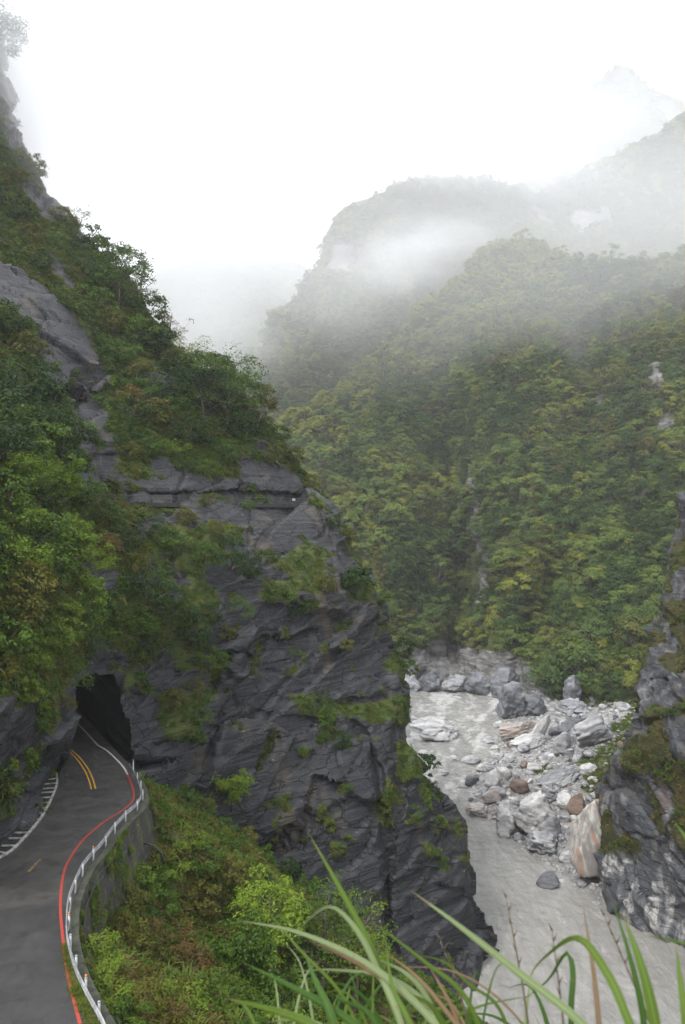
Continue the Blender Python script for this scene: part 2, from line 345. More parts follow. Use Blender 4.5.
def cliff_depth(X, Y):
    D = dfun(X, Y)
    D = D + 2.3 * sst(501, 497, Y) * sst(420, 490, Y) * sst(70, 110, X) - .5 * sst(498, 502, Y) * sst(540, 505, Y) * sst(60, 100, X)
    wx = fbm(np.stack([X / 14, Y / 14, X * 0], -1), 3, 5) * 5
    for pl, a, fall in STEPS:
        q = np.array(pl, float); yl = np.interp(X, q[:, 0], q[:, 1]) + wx * .6
        inx = sst(q[0, 0] - 3, q[0, 0] + 8, X) * sst(q[-1, 0] + 3, q[-1, 0] - 8, X)
        D = D + a / S * inx * sst(-1, 2, Y - yl) * np.exp(-np.clip(Y - yl, 0, 300) / fall)
    for pl, a, wd in CLEFTS:
        q = np.array(pl, float); d = np.full(X.shape, 1e9)
        for k in range(len(q) - 1):
            e = q[k + 1] - q[k]; t = np.clip(((X - q[k, 0]) * e[0] + (Y - q[k, 1]) * e[1]) / (e @ e), 0, 1)
            d = np.minimum(d, np.hypot(X + wx * .7 - q[k, 0] - t * e[0], Y - q[k, 1] - t * e[1]))
        D = D + a / S * np.exp(-(d / wd) ** 2)
    # the wall dives under the road bed
    under = (Y > 757) & (X > left_edge_of_road(Y)) & (X < 260)
    D = np.where(under, np.maximum(D, road_depth(np.maximum(Y, 700)) * 1.03 + 4), D)
    return D
ROCKS = [[(-20, 270), (22, 272), (60, 300), (82, 335), (104, 378), (90, 402), (62, 386), (25, 325), (-20, 300)], [(72, 402), (96, 402), (118, 440), (122, 470), (80, 470)], [(78, 452), (118, 452), (122, 497), (80, 492)],
         [(85, 487), (120, 484), (170, 478), (240, 484), (300, 480), (312, 499), (88, 501)], [(236, 452), (258, 444), (276, 462), (303, 490), (250, 492), (242, 475)], [(152, 466), (168, 466), (168, 486), (152, 486)],
         [(28, 182), (50, 182), (66, 212), (60, 226), (40, 210)], [(66, 226), (90, 232), (106, 258), (80, 250)], [(-20, 60), (4, 62), (18, 120), (20, 150), (8, 150), (-10, 110)], [(144, 375), (160, 372), (178, 392), (165, 394)], [(48, 255), (62, 262), (74, 284), (62, 282)],
         [(252, 514), (300, 514), (320, 528), (318, 545), (300, 540), (285, 552), (268, 545), (255, 550), (236, 545)], [(325, 534), (340, 540), (346, 566), (326, 572), (318, 560)], [(150, 508), (180, 508), (178, 524), (140, 522)], [(165, 555), (178, 552), (192, 585), (178, 588)],
         [(168, 588), (194, 590), (192, 602), (166, 600)], [(196, 598), (212, 596), (212, 620), (204, 628)], [(215, 600), (224, 598), (234, 615), (222, 618)], [(256, 520), (272, 522), (268, 545), (254, 540)],
         [(255, 606), (282, 596), (310, 612), (340, 604), (378, 606), (396, 690), (414, 745), (432, 782), (458, 800), (470, 860), (494, 930), (488, 985), (474, 1040), (380, 1060), (340, 960), (300, 905), (240, 880), (214, 850), (205, 800), (150, 775), (128, 768), (128, 688), (150, 692), (172, 700), (200, 714), (220, 690), (235, 650)],
         [(-20, 690), (10, 688), (26, 704), (60, 702), (80, 722), (78, 745), (60, 775), (40, 830), (-20, 880)], [(86, 640), (104, 634), (126, 650), (126, 672), (96, 676), (84, 668)], [(100, 575), (114, 576), (112, 592), (100, 592)], [(76, 560), (98, 568), (86, 580)]]
MOSS = [[(280, 690), (400, 700), (408, 720), (300, 718)], [(318, 705), (335, 700), (338, 735), (322, 740)], [(400, 745), (420, 760), (420, 780), (402, 775)], [(262, 575), (300, 585), (296, 600), (262, 600)], [(150, 690), (190, 700), (200, 740), (165, 735)], [(384, 770), (398, 790), (392, 830), (382, 830)]]
def cliff_veg(X, Y, p):
    d = np.full(X.shape, 1e9)
    for r in ROCKS: d = np.minimum(d, sdf(r, X, Y))
    n = fbm(p * .22, 4, 3)
    v = sst(-5, 6, d + n * 17)
    v = np.maximum(v, .95 * sst(.30, .42, fbm(p * .16 + 40, 4, 9)) * sst(820, 700, Y)); v = np.maximum(v, .85 * sst(.34, .44, fbm(p * .42 + 30, 4, 14)) * sst(1010, 960, Y)); v = np.maximum(v, .9 * sst(.20, .32, fbm(p * .2 + 60, 4, 10)) * sst(500, 515, Y) * sst(640, 590, Y))
    v = v * (1 - .95 * sst(.10, .24, fbm(p * np.array([.14, .14, .24]) + 90, 4, 12)) * sst(470, 520, Y) * sst(115, 150, X))
    v = v * (1 - sst(15, 5, sdf(PORTAL, X, Y) + n * 8))
    for r in MOSS: v = np.maximum(v, .8 * sst(3, -4, sdf(r, X, Y) + n * 12))
    return v
PORTAL = [(74, 696), (77, 684), (85, 676), (96, 673), (108, 677), (117, 686), (121, 702), (126, 720), (132, 742), (132, 762), (66, 762), (74, 744), (75, 715)]
BN = np.array([-.24, -.26, .93]); BN /= np.linalg.norm(BN)
def rock_disp(p, amp=1.0, seed=0, bn=BN, bed=1.0):
    w = np.stack([fbm(p * .18, 3, seed + 1), fbm(p * .18 + 9, 3, seed + 2), fbm(p * .18 + 21, 3, seed + 3)], -1)
    q = p + w * .9; e1 = np.cross(bn, [0, 1, 0]); e1 = e1 / np.linalg.norm(e1); e2 = np.cross(bn, e1); q = np.stack([q @ e1, q @ e2, q @ bn], -1)
    f1, f2, r, t = voro(q * np.array([.065, .065, .14]), seed + 4); h = (r - .5) * 2.4 + t * .9 - .45 * sst(.035, 0, f2 - f1)
    f1, f2, r, t = voro(q * np.array([.24, .24, .55]), seed + 5); h = h + ((r - .5) * .34 + t * .30 - .16 * sst(.05, 0, f2 - f1)) * sst(-.35, .25, fbm(p * .07, 3, seed + 14))
    b = q[..., 2] * .30 * bed + fbm(p * .05, 2, seed + 6) * .8; fr = b - np.floor(b); st = _h(np.floor(b), np.floor(b) * 0, np.floor(b) * 0, seed + 7)
    h = h + (fr ** 1.3 - .4) * 1.0 * (.2 + st * st) + (st - .5) * .5 + fbm(p * .9, 4, seed + 8) * .08 + fbm(p * .05, 2, seed + 9) * .8
    return h * amp
def cliff_disp(p, v, X, Y):
    r = rock_disp(p, 1.0, 20); n = fbm(p * .12, 4, 31) * 1.6 + fbm(p * .6, 3, 33) * .5
    cap = sst(640, 790, Y) * sst(230, 80, X)                      # keep the tunnel mouth and road side where they are
    return (r * (1 - .75 * v) + n * v) * (1 - .55 * cap)
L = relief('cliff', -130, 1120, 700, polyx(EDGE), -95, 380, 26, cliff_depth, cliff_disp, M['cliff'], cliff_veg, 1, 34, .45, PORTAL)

# --- tunnel bored into it: the rim of the opening swept along the road
M['tunnel'] = m_plain('tunnel_rock', (.011, .011, .0105), .8, .4, 1.2, bump=.2)
cutf = L.cut; e = np.concatenate([cutf[:, [i, (i + 1) % 4]] for i in range(4)]); key = np.sort(e, 1); _, inv, cnt = np.unique(key, axis=0, return_inverse=True, return_counts=True)
be = e[cnt[inv] == 1]; vid, loc = np.unique(be, return_inverse=True); loc = loc.reshape(-1, 2); base = L.p.reshape(-1, 3)[vid]
rings = [base + np.array([-.46, .89, 0]) * d + np.array([-.25, -.1, 0]) * (d / 16) ** 2 for d in (0, 2, 5, 9, 14, 20, 28, 38)]
rings = [r + (0 if i == 0 else 1) * np.stack([fbm(r * .4, 3, 50), fbm(r * .4, 3, 51), fbm(r * .4, 3, 52)], -1) * .7 for i, r in enumerate(rings)]
nb = len(vid); fq = [np.c_[loc[:, 1] + k * nb, loc[:, 0] + k * nb, loc[:, 0] + (k + 1) * nb, loc[:, 1] + (k + 1) * nb] for k in range(len(rings) - 1)]
v = np.concatenate(rings + [rings[-1].mean(0)[None]]); k = (len(rings) - 1) * nb
structure(link_mesh('tunnel', np_mesh('tunnel', v, [np.concatenate(fq), np.c_[loc + k, np.full(len(loc), len(v) - 1)]], True), M['tunnel']))

# --- the dark cliff on the right, with veined marble at its foot
REDGE = [(380, 712), (440, 694), (480, 687), (540, 673), (600, 661), (640, 652), (680, 642), (690, 635), (700, 629), (720, 630), (740, 630), (752, 626), (764, 606), (785, 598), (800, 597), (830, 600), (860, 606), (900, 612), (940, 622), (1000, 640), (1090, 640)]
rd = tps([(690, 480, 106), (760, 480, 92), (850, 480, 82), (660, 610, 104), (760, 610, 88), (850, 610, 78), (645, 680, 101), (690, 690, 91), (760, 690, 82), (608, 705, 102), (640, 715, 94), (600, 770, 103), (640, 780, 95), (690, 780, 87), (605, 840, 101), (650, 850, 93), (690, 850, 87), (615, 905, 98.5), (650, 925, 94), (690, 938, 90), (760, 960, 82), (850, 900, 72), (690, 1060, 84), (620, 1000, 96)])
def r_depth(X, Y):
    D = rd(X, Y); wx = fbm(np.stack([X / 14, Y / 14, X * 0], -1), 3, 55) * 6
    for pl, a, fall in [([(600, 722), (650, 716), (720, 700)], 2.2, 22), ([(630, 690), (690, 668)], .8, 12), ([(590, 880), (640, 892), (700, 905)], -1.0, 60), ([(640, 800), (700, 830)], 1.0, 14)]:
        q = np.array(pl, float); yl = np.interp(X, q[:, 0], q[:, 1]) + wx
        D = D + a / S * sst(q[0, 0] - 3, q[0, 0] + 8, X) * sst(-1, 3, Y - yl) * np.exp(-np.clip(Y - yl, 0, 300) / fall)
    return D
def r_veg(X, Y, p):
    d = sdf([(635, 640), (690, 560), (850, 560), (850, 870), (690, 860), (650, 815), (625, 770), (625, 700)], X, Y); d = np.minimum(d, sdf([(600, 700), (640, 690), (640, 715), (604, 722)], X, Y))
    return sst(.10, .34, fbm(p * .2, 4, 61) + .34 * sst(10, -14, d)) * sst(880, 830, Y)
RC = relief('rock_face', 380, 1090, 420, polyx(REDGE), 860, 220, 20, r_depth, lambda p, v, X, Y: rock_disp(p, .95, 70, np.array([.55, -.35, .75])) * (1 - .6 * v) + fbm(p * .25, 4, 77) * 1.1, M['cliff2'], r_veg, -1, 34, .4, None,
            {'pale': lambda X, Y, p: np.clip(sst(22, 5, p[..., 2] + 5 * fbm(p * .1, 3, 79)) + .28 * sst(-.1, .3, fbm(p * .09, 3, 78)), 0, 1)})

# --- the wooded mountainside across the river, and three more behind it in the cloud
def mountain(name, xs, ytop, ybase, nx, nv, dep, disp, veg, mat):
    R = Relief(); x = np.linspace(*xs, nx); v = np.linspace(0, 1, nv); yt, yb = ytop(x), ybase(x)
    Y = (yb[:, None] + (yt - yb)[:, None] * v[None]).T; X = np.broadcast_to(x[None], Y.shape); D = dep(X, Y)
    k = np.arange(1, 7) / 6.0; Xb = np.repeat(x[None], 6, 0); Yb = yt[None] + 14 * k[:, None] ** 1.5 + 0 * Xb; Db = D[-1:] * (1 + .35 * k[:, None])
    X = np.r_[X, Xb]; Y = np.r_[Y, Yb]; D = np.r_[D, Db]; p = P(X, Y, D); du = np.gradient(p, axis=1); dv = np.gradient(p, axis=0); n = np.cross(du, dv); n /= np.linalg.norm(n, axis=-1, keepdims=True) + 1e-9
    R.veg = veg(X, Y, p); p = p + n * disp(p, R.veg, X, Y)[..., None]; R.p, R.x, R.y, R.n, R.nc_front = p, X, Y, n, nx; R.nv = nv
    me = np_mesh(name, p.reshape(-1, 3), grid_faces(*X.shape)[:, ::-1], True); attr(me, 'veg', R.veg); R.o = structure(link_mesh(name, me, mat)); return R
m1c = [(330, 690, 228), (400, 690, 222), (480, 690, 220), (520, 706, 205), (560, 708, 196), (620, 700, 186), (685, 690, 178), (780, 690, 165), (320, 640, 245), (400, 640, 240), (457, 650, 247), (500, 645, 225), (560, 640, 213), (640, 620, 203), (720, 620, 190),
       (350, 560, 268), (420, 560, 256), (458, 560, 282), (490, 560, 243), (560, 560, 233), (640, 540, 227), (740, 540, 212), (300, 470, 320), (400, 480, 290), (452, 480, 312), (482, 480, 273), (560, 480, 266), (660, 480, 251), (760, 480, 238), (270, 410, 400), (330, 410, 372), (400, 400, 345), (450, 410, 345),
       (480, 400, 318), (560, 400, 306), (660, 400, 287), (780, 400, 265), (420, 320, 405), (480, 320, 378), (560, 320, 362), (660, 320, 336), (780, 320, 315), (520, 250, 445), (600, 250, 430), (690, 250, 405), (600, 200, 500), (690, 190, 480), (800, 200, 440), (230, 445, 420)]
d1 = tps(m1c)
def m1_depth(X, Y):
    D = d1(X, Y); rx = np.interp(Y, [420, 480, 560, 650], [440, 452, 459, 458]); D = D + 16 * np.exp(-((X - rx) / 9) ** 2) * sst(400, 470, Y) * sst(690, 640, Y)
    r2 = np.interp(Y, [300, 420, 560, 660], [560, 590, 560, 520]); D = D + 9 * np.exp(-((X - r2) / 16) ** 2) * sst(280, 360, Y)
    return D
m1_top = polyx([(200, 470), (270, 432), (300, 420), (330, 402), (370, 360), (420, 316), (470, 268), (495, 250), (520, 243), (545, 250), (575, 260), (610, 266), (650, 262), (700, 252), (860, 240)])
def m1_veg(X, Y, p):
    rock = sdf([(395, 655), (440, 640), (475, 655), (505, 665), (545, 680), (560, 712), (480, 720), (380, 720)], X, Y); n = fbm(p * .05, 4, 83)
    v = sst(-8, 10, rock + n * 26)
    for c in [(655, 385, 10, 24), (478, 575, 8, 34), (472, 520, 5, 40), (665, 420, 8, 20), (600, 395, 5, 12), (505, 300, 6, 8), (570, 650, 9, 20)]: v = np.minimum(v, sst(.7, 1.3, np.hypot((X - c[0]) / c[2], (Y - c[1]) / c[3]) + n * .7))
    return v
def m1_disp(p, v, X, Y): return fbm(p * .022, 4, 85) * 7 * sst(700, 640, Y) + rock_disp(p * .9, 2.0, 88) * (1 - v) + fbm(p * .12, 3, 86) * 1.2
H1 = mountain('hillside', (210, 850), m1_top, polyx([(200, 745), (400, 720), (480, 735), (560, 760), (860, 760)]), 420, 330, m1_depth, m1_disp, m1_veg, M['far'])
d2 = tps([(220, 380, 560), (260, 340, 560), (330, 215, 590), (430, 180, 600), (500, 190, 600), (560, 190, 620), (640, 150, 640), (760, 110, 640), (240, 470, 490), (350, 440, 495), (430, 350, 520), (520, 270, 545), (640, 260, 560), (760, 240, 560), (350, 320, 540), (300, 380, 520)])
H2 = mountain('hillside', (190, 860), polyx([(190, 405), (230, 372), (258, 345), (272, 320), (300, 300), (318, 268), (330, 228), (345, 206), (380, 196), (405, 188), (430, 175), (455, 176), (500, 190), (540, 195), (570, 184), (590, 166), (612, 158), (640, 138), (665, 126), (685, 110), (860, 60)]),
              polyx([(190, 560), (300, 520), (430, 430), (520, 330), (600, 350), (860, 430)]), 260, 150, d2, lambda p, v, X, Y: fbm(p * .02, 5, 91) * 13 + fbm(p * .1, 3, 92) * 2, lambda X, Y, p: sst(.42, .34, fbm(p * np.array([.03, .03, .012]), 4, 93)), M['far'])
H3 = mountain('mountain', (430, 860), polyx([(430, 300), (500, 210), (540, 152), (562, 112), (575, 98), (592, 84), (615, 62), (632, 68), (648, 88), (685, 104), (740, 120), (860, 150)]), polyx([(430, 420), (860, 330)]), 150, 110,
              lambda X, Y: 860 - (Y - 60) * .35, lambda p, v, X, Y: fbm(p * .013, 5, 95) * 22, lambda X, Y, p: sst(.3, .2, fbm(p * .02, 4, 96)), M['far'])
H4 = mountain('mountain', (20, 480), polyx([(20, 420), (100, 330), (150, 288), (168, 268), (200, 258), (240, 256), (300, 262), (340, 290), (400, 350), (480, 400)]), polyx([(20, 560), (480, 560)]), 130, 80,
              lambda X, Y: 960 - (Y - 256) * .4, lambda p, v, X, Y: fbm(p * .012, 5, 97) * 20, lambda X, Y, p: np.ones(X.shape), M['far'])

# --- river bed to the horizon, river, gravel bar
def plane(name, x0, x1, y0, y1, z, mat): return structure(link_mesh(name, np_mesh(name, [(x0, y0, z), (x1, y0, z), (x1, y1, z), (x0, y1, z)], np.array([[0, 1, 2, 3]])), mat))
M['bed'] = m_plain('river_bed_gravel', (.16, .16, .155), .8, .4, .6)
plane('ground', -2500, 2500, -1500, 3000, -3.2, M['bed'])
EY = [(60, 90), (93, 60), (97.5, 40), (100, 32.2), (106, 30.2), (115, 27), (129, 22.4), (140, 22.0), (157, 29), (179, 38.5), (207, 44), (225, 50), (250, 60)]
bank_edge = polyx(EY)
def bank_h(X, Y):
    """Height (units) of the boulder bar over the water at survey X, Y."""
    s = X - bank_edge(Y) - 1.5 * fbm(np.stack([X * .15, Y * .15, 0 * X], -1), 3, 101)
    return np.where(s < 0, s * .25, .26 * np.minimum(s, 4) + .10 * np.maximum(s - 4, 0) + .0035 * np.maximum(s - 4, 0) ** 2) + .35 * fbm(np.stack([X * .12, Y * .12, 0 * X], -1), 4, 102) - .05
gx, gy = np.meshgrid(np.linspace(12, 110, 330), np.linspace(88, 240, 460)); gz = bank_h(gx, gy)
gp = np.stack([gx, gy, gz], -1) * S; f1, f2, r, t = voro(gp * np.array([1.1, 1.1, .5]), 104); gp[..., 2] += (.35 - f1) * .5 * (.5 + r) + fbm(gp * .8, 3, 105) * .15
tn = NT('gravel_bar'); p = tn.pos(); vo = tn.t.nodes.new('ShaderNodeTexVoronoi'); tn.set(vo, 'Vector', p); tn.set(vo, 'Scale', 2.2)
col = tn.mix(tn.ramp(tn.noise(p, .25, 5, .65), .35, .65), (.13, .128, .122), (.25, .247, .238)); gs_ = tn.t.nodes.new('ShaderNodeSeparateColor'); tn.t.links.new(vo.outputs['Color'], gs_.inputs[0]); cc = tn.mix(.7, col, gs_.outputs[0], 'OVERLAY'); col = tn.mix(.35, col, cc)
vg = tn.at('veg'); col = tn.mix(tn.ramp(tn.math('ADD', vg, tn.math('SUBTRACT', tn.noise(p, .5, 5, .65), .5)), .35, .65), col, (.085, .09, .03))
M['gravel'] = tn.done(col, .7, tn.bump(tn.math('ADD', vo.outputs['Distance'], tn.noise(p, 3, 4)), .8, .2))
gs = gx - bank_edge(gy); gveg = sst(.0, .25, fbm(gp * .05, 4, 107) + .9 * sst(16, 40, gs) + .1 * sst(150, 200, gy) - .12) * sst(8, 16, gs)
me = np_mesh('gravel_bank', gp.reshape(-1, 3), grid_faces(*gx.shape)[:, ::-1], True); attr(me, 'veg', gveg); structure(link_mesh('gravel_bank', me, M['gravel']))
wx, wy = np.meshgrid(np.linspace(-70, 66, 330), np.concatenate([np.linspace(40, 100, 150)[:-1], np.linspace(100, 262, 420)])); wp = np.stack([wx, wy, 0 * wx], -1) * S
fs = wx - np.interp(wy, [60, 100, 128, 140, 160, 180, 207, 225], [24, 22, 18, 19, 24, 30, 38, 40])      # across the current
rap = sst(126, 146, wy) * sst(-22, -14, fs + 0 * wx) ; q = np.stack([fs * 1.7, wy * .75, 0 * wx], -1)
n1 = fbm(q * .9 + .6 * np.stack([fbm(q * .4, 3, 114)] * 3, -1), 5, 110, .6); n2 = 1 - np.abs(fbm(q * .45 + 5, 5, 111, .6)) * 2; calm = fbm(np.stack([fs * .5, wy * .3, 0 * wx], -1), 3, 112)
wp[..., 2] = (n1 * .16 + (n2 - .5) * .16 + .25 * fbm(np.stack([fs * .5, wy * .22, 0 * wx], -1), 4, 115)) * rap + calm * .08 + (.10 * n1 + .12 * (n2 - .5) + .12 * fbm(np.stack([fs * .8, wy * 1.5, 0 * wx], -1), 3, 118)) * (1 - rap)
fpatch = fbm(np.stack([fs * .30, wy * .10, 0 * wx], -1), 5, 116, .62); foam = np.clip(rap * (.12 + .88 * sst(-.28, .42, fpatch + .35 * n1 + .2 * (n2 - .6))) + (1 - rap) * .38 * sst(.12, .5, fbm(np.stack([fs * 1.1, wy * .28, 0 * wx], -1), 4, 113)), 0, 1)
tn = NT('silty_water'); p = tn.pos(); fo = tn.at('foam'); silt = tn.mix(tn.ramp(tn.noise(tn.pos((1, .22, 1), (0, 0, -.15)), .35, 5, .65, 1.2), .3, .7), (.185, .183, .170), (.245, .242, .226))
col = tn.mix(tn.math('MULTIPLY', tn.ramp(tn.math('ADD', fo, tn.math('MULTIPLY', tn.math('SUBTRACT', tn.noise(tn.pos((1, .5, 1), (0, 0, -.2)), 2.2, 7, .78), .5), 1.3)), .15, .95), .9), silt, (.44, .437, .42))
hb = tn.math('ADD', tn.noise(tn.pos((1.0, .45, 1)), 1.1, 5, .65, .6), tn.math('MULTIPLY', tn.noise(tn.pos((1, .7, 1)), 4.0, 3), .3))
M['water'] = tn.done(col, .09, tn.bump(hb, .7, .5), .5)
me = np_mesh('river', wp.reshape(-1, 3), grid_faces(*wx.shape)[:, ::-1], True); attr(me, 'foam', foam); structure(link_mesh('river', me, M['water']))

# --- road on its shelf
RZ = 29.0 * S
def R3(pts, z=29.0): return np.array([P(x, y, road_depth(y, z)) for x, y in pts])
def smooth(p, n):
    """Catmull-Rom through points, n samples evenly spaced by length."""
    p = np.array(p, float); q = np.r_[[2 * p[0] - p[1]], p, [2 * p[-1] - p[-2]]]; out = []
    for i in range(1, len(q) - 2):
        t = np.linspace(0, 1, 24, endpoint=False)[:, None]; a, b, c, d = q[i - 1], q[i], q[i + 1], q[i + 2]
        out.append(.5 * ((2 * b) + (c - a) * t + (2 * a - 5 * b + 4 * c - d) * t ** 2 + (3 * b - a - 3 * c + d) * t ** 3))
    o = np.concatenate(out + [p[-1:]]); s = np.r_[0, np.cumsum(np.linalg.norm(np.diff(o, axis=0), axis=1))]; u = np.linspace(0, s[-1], n)
    return np.stack([np.interp(u, s, o[:, k]) for k in range(o.shape[1])], -1)
RAIL_PX = [(128, 1150), (118, 1066), (107, 1024), (90, 992), (77, 965), (69, 936), (68, 919), (69.5, 898), (75, 881), (86, 859), (103, 840), (114, 825), (127, 811), (137, 802), (142, 793), (140, 783), (135.5, 773), (130, 763)]
rail = smooth(R3(RAIL_PX, 29.62), 160); rail[:, 2] = RZ
RED_PX = [(99, 1130), (88, 1060), (80, 1024), (68, 975), (62, 930), (60.5, 900), (64, 872), (72, 855), (85, 838), (104, 822), (120, 812), (131, 803), (134, 795), (131, 783), (124, 768), (114, 757), (106, 750), (98, 745.5)]
red = smooth(R3(RED_PX), 160); red[:, 2] = RZ
tail = np.array([red[-1] + np.array([-.5, .87, 0]) * d + np.array([-.25, -.1, 0]) * (d / 16) ** 2 for d in (6, 14, 24, 34)])
tail_r = np.array([rail[-1] + np.array([-.5, .87, 0]) * d for d in (6, 14, 24, 38)])
lp = R3([(-430, 1150), (-300, 1060), (-150, 945), (-75, 900), (0, 858), (15, 848), (40, 820), (52, 799), (58, 783), (60, 772), (64, 760), (68, 752)]); lp[:, 2] = RZ
left = smooth(lp, 120); tail_l = np.array([left[-1] + np.array([-.5, .87, 0]) * d for d in (6, 14, 24, 38)])
def resample(p, n):
    s = np.r_[0, np.cumsum(np.linalg.norm(np.diff(p, axis=0), axis=1))]; u = np.linspace(0, s[-1], n); return np.stack([np.interp(u, s, p[:, k]) for k in range(3)], -1)
def strip(name, a, b, mat, k=8, z=0.0):
    n = len(a); t = np.linspace(0, 1, k)[:, None, None]; v = (a[None] * (1 - t) + b[None] * t); v[..., 2] += z
    f = grid_faces(k, n); me = np_mesh(name, v.reshape(-1, 3), f); nz = me.polygons[0].normal.z
    if nz < 0: me.flip_normals()
    return link_mesh(name, me, mat)
tn = NT('asphalt'); p = tn.pos(); base = tn.mix(tn.ramp(tn.noise(p, .35, 6, .65), .3, .7), (.040, .038, .036), (.066, .062, .057)); gr = tn.noise(p, 18, 3, .7)
sx = tn.t.nodes.new('ShaderNodeSeparateXYZ'); tn.t.links.new(p, sx.inputs[0])
edge_w = tn.math('ADD', sx.outputs[1], tn.math('MULTIPLY', tn.math('SUBTRACT', tn.noise(p, .8, 6, .7), .5), 2.4)); newer = tn.ramp(edge_w, 41.6 * S + .5, 41.6 * S - .3)
base = tn.mix(tn.math('MULTIPLY', newer, .6), base, (.020, .021, .023)); base = tn.mix(tn.math('MULTIPLY', tn.ramp(tn.noise(tn.pos((1.2, .25, 1), (0, 0, .35)), .5, 5, .6), .5, .75), .3), base, (.080, .076, .070)); base = tn.mix(tn.math('MULTIPLY', tn.ramp(tn.noise(p, 1.7, 8, .72), .45, .62), .45), base, (.026, .025, .024))
ck = tn.t.nodes.new('ShaderNodeTexVoronoi'); ck.feature = 'DISTANCE_TO_EDGE'; tn.set(ck, 'Vector', tn.pos((.22, .16, .2), (0, 0, .4))); ckw = tn.ramp(tn.math('ADD', ck.outputs['Distance'], tn.math('MULTIPLY', tn.math('SUBTRACT', tn.noise(p, .9, 6, .7), .5), .05)), .016, .004); base = tn.mix(tn.math('MULTIPLY', ckw, .55), base, (.012, .012, .011)); base = tn.mix(tn.math('MULTIPLY', gr, .4), base, (.025, .025, .024), 'MULTIPLY')
M['asphalt'] = tn.done(base, tn.math('ADD', .32, tn.math('MULTIPLY', tn.noise(p, .7, 4), .4)), tn.bump(gr, .3, .02), .45)
ra = np.r_[rail + np.array([.5, .15, 0]), tail_r + np.array([.5, 0, 0])]; la = np.r_[left, tail_l]; structure(strip('road', resample(la, 220), resample(ra, 220), M['asphalt'], 14))
def m_paint(name, col, wear, und=(.05, .048, .045)):
    t = NT(name); p = t.pos(); n = t.noise(p, 2.6, 6, .75); return t.done(t.mix(t.math('MULTIPLY', t.ramp(n, wear, wear + .12), .85), col, und), .5)
M['red'] = m_paint('red_road_paint', (.30, .036, .024), .58); M['white_line'] = m_paint('white_road_paint', (.42, .41, .38), .54); M['yellow'] = m_paint('yellow_road_paint', (.50, .27, .025), .54); M['faded'] = m_paint('faded_yellow_paint', (.40, .23, .04), .42)
def line(name, path, wd, mat, z):
    d = np.gradient(path, axis=0); nrm = np.stack([-d[:, 1], d[:, 0], 0 * d[:, 0]], -1); nrm /= np.linalg.norm(nrm, axis=1, keepdims=True); return structure(strip(name, path - nrm * wd / 2, path + nrm * wd / 2, mat, 2, z))
iw = int(np.argmin(np.abs(red[:, 1] - road_depth(775) * S) + 5 * (np.arange(160) < 110)))
line('road_edge_line', red[:iw + 1], .18, M['red'], .008); line('road_edge_line', np.r_[red[iw:], tail[:2]], .18, M['white_line'], .008)
yc = smooth(R3([(93.5, 789), (91, 780), (86, 769), (78, 758), (70, 750.5)]), 30); yc[:, 2] = RZ
dy = np.gradient(yc, axis=0); ny = np.stack([-dy[:, 1], dy[:, 0], 0 * dy[:, 0]], -1); ny /= np.linalg.norm(ny, axis=1, keepdims=True)
line('centre_line', yc + ny * .19, .13, M['yellow'], .008); line('centre_line', yc - ny * .19, .13, M['yellow'], .008)
ol = smooth(R3([(92, 792), (88, 812), (72, 835), (44, 856), (28, 872), (12, 885), (-5, 900)]), 60); ol[:, 2] = RZ
for a, b in ((41, 48),): line('centre_line', ol[a:b], .2, M['faded'], .008)
# ------------------------------------------------------------------ the overgrown bank under the road
rl = rail / S; RS = np.gradient(rl, axis=0)[:, :2]; RN = np.stack([RS[:, 1], -RS[:, 0]], -1); RN /= np.linalg.norm(RN, axis=1, keepdims=True)
def rail_dist(x, y):
    d = np.full(np.shape(x), 1e9); sg = np.zeros(np.shape(x)); ty = np.zeros(np.shape(x))
    for k in range(0, 160, 2):
        h = np.hypot(x - rl[k, 0], y - rl[k, 1]); near = h < d
        d = np.where(near, h, d); sg = np.where(near, (x - rl[k, 0]) * RN[k, 0] + (y - rl[k, 1]) * RN[k, 1], sg); ty = np.where(near, rl[k, 1], ty)
    return np.where(sg > 0, d, -d), ty
def slope_z(x, y):
    d, ty = rail_dist(x, y)
    drop = .35 + 3.4 * sst(38, 47, ty) * sst(58.5, 54, y) ; d = np.maximum(d - .75, 0)
    q = np.stack([x, y, 0 * x], -1) * S
    return 29 - drop - d * .86 + 5 * sst(0, 14, d) * sst(46, 40, y) + fbm(q * .16, 4, 120) * 1.0 * sst(0, 4, d) + fbm(q * .5, 3, 121) * .3 - .4
sx_, sy_ = np.meshgrid(np.linspace(-19, 44, 230), np.linspace(18, 76, 210)); dd, _ = rail_dist(sx_, sy_); sz_ = np.where(dd < .55, 25.0, slope_z(sx_, sy_)); sz_ = np.where(dd < -1.5, 20, sz_)
me = np_mesh('slope', (np.stack([sx_, sy_, sz_], -1) * S).reshape(-1, 3), grid_faces(*sx_.shape)[:, ::-1], True); attr(me, 'veg', np.ones(sx_.shape)); structure(link_mesh('slope', me, M['soil']))
# the viewpoint's own ground, just under the frame
vx, vy = np.meshgrid(np.linspace(-14, 16, 90), np.linspace(-10, 22, 90)); hz = -1.62 - .02 * vx + .1 * fbm(np.stack([vx, vy, 0 * vx], -1) * .8, 3, 125) - .9 * np.clip(vy - 2.2, 0, 40) ** 1.08
me = np_mesh('viewpoint_bank', np.stack([vx, vy, CAM[2] + hz], -1).reshape(-1, 3), grid_faces(*vx.shape)[:, ::-1], True); attr(me, 'veg', np.ones(vx.shape)); structure(link_mesh('viewpoint_bank', me, M['soil']))

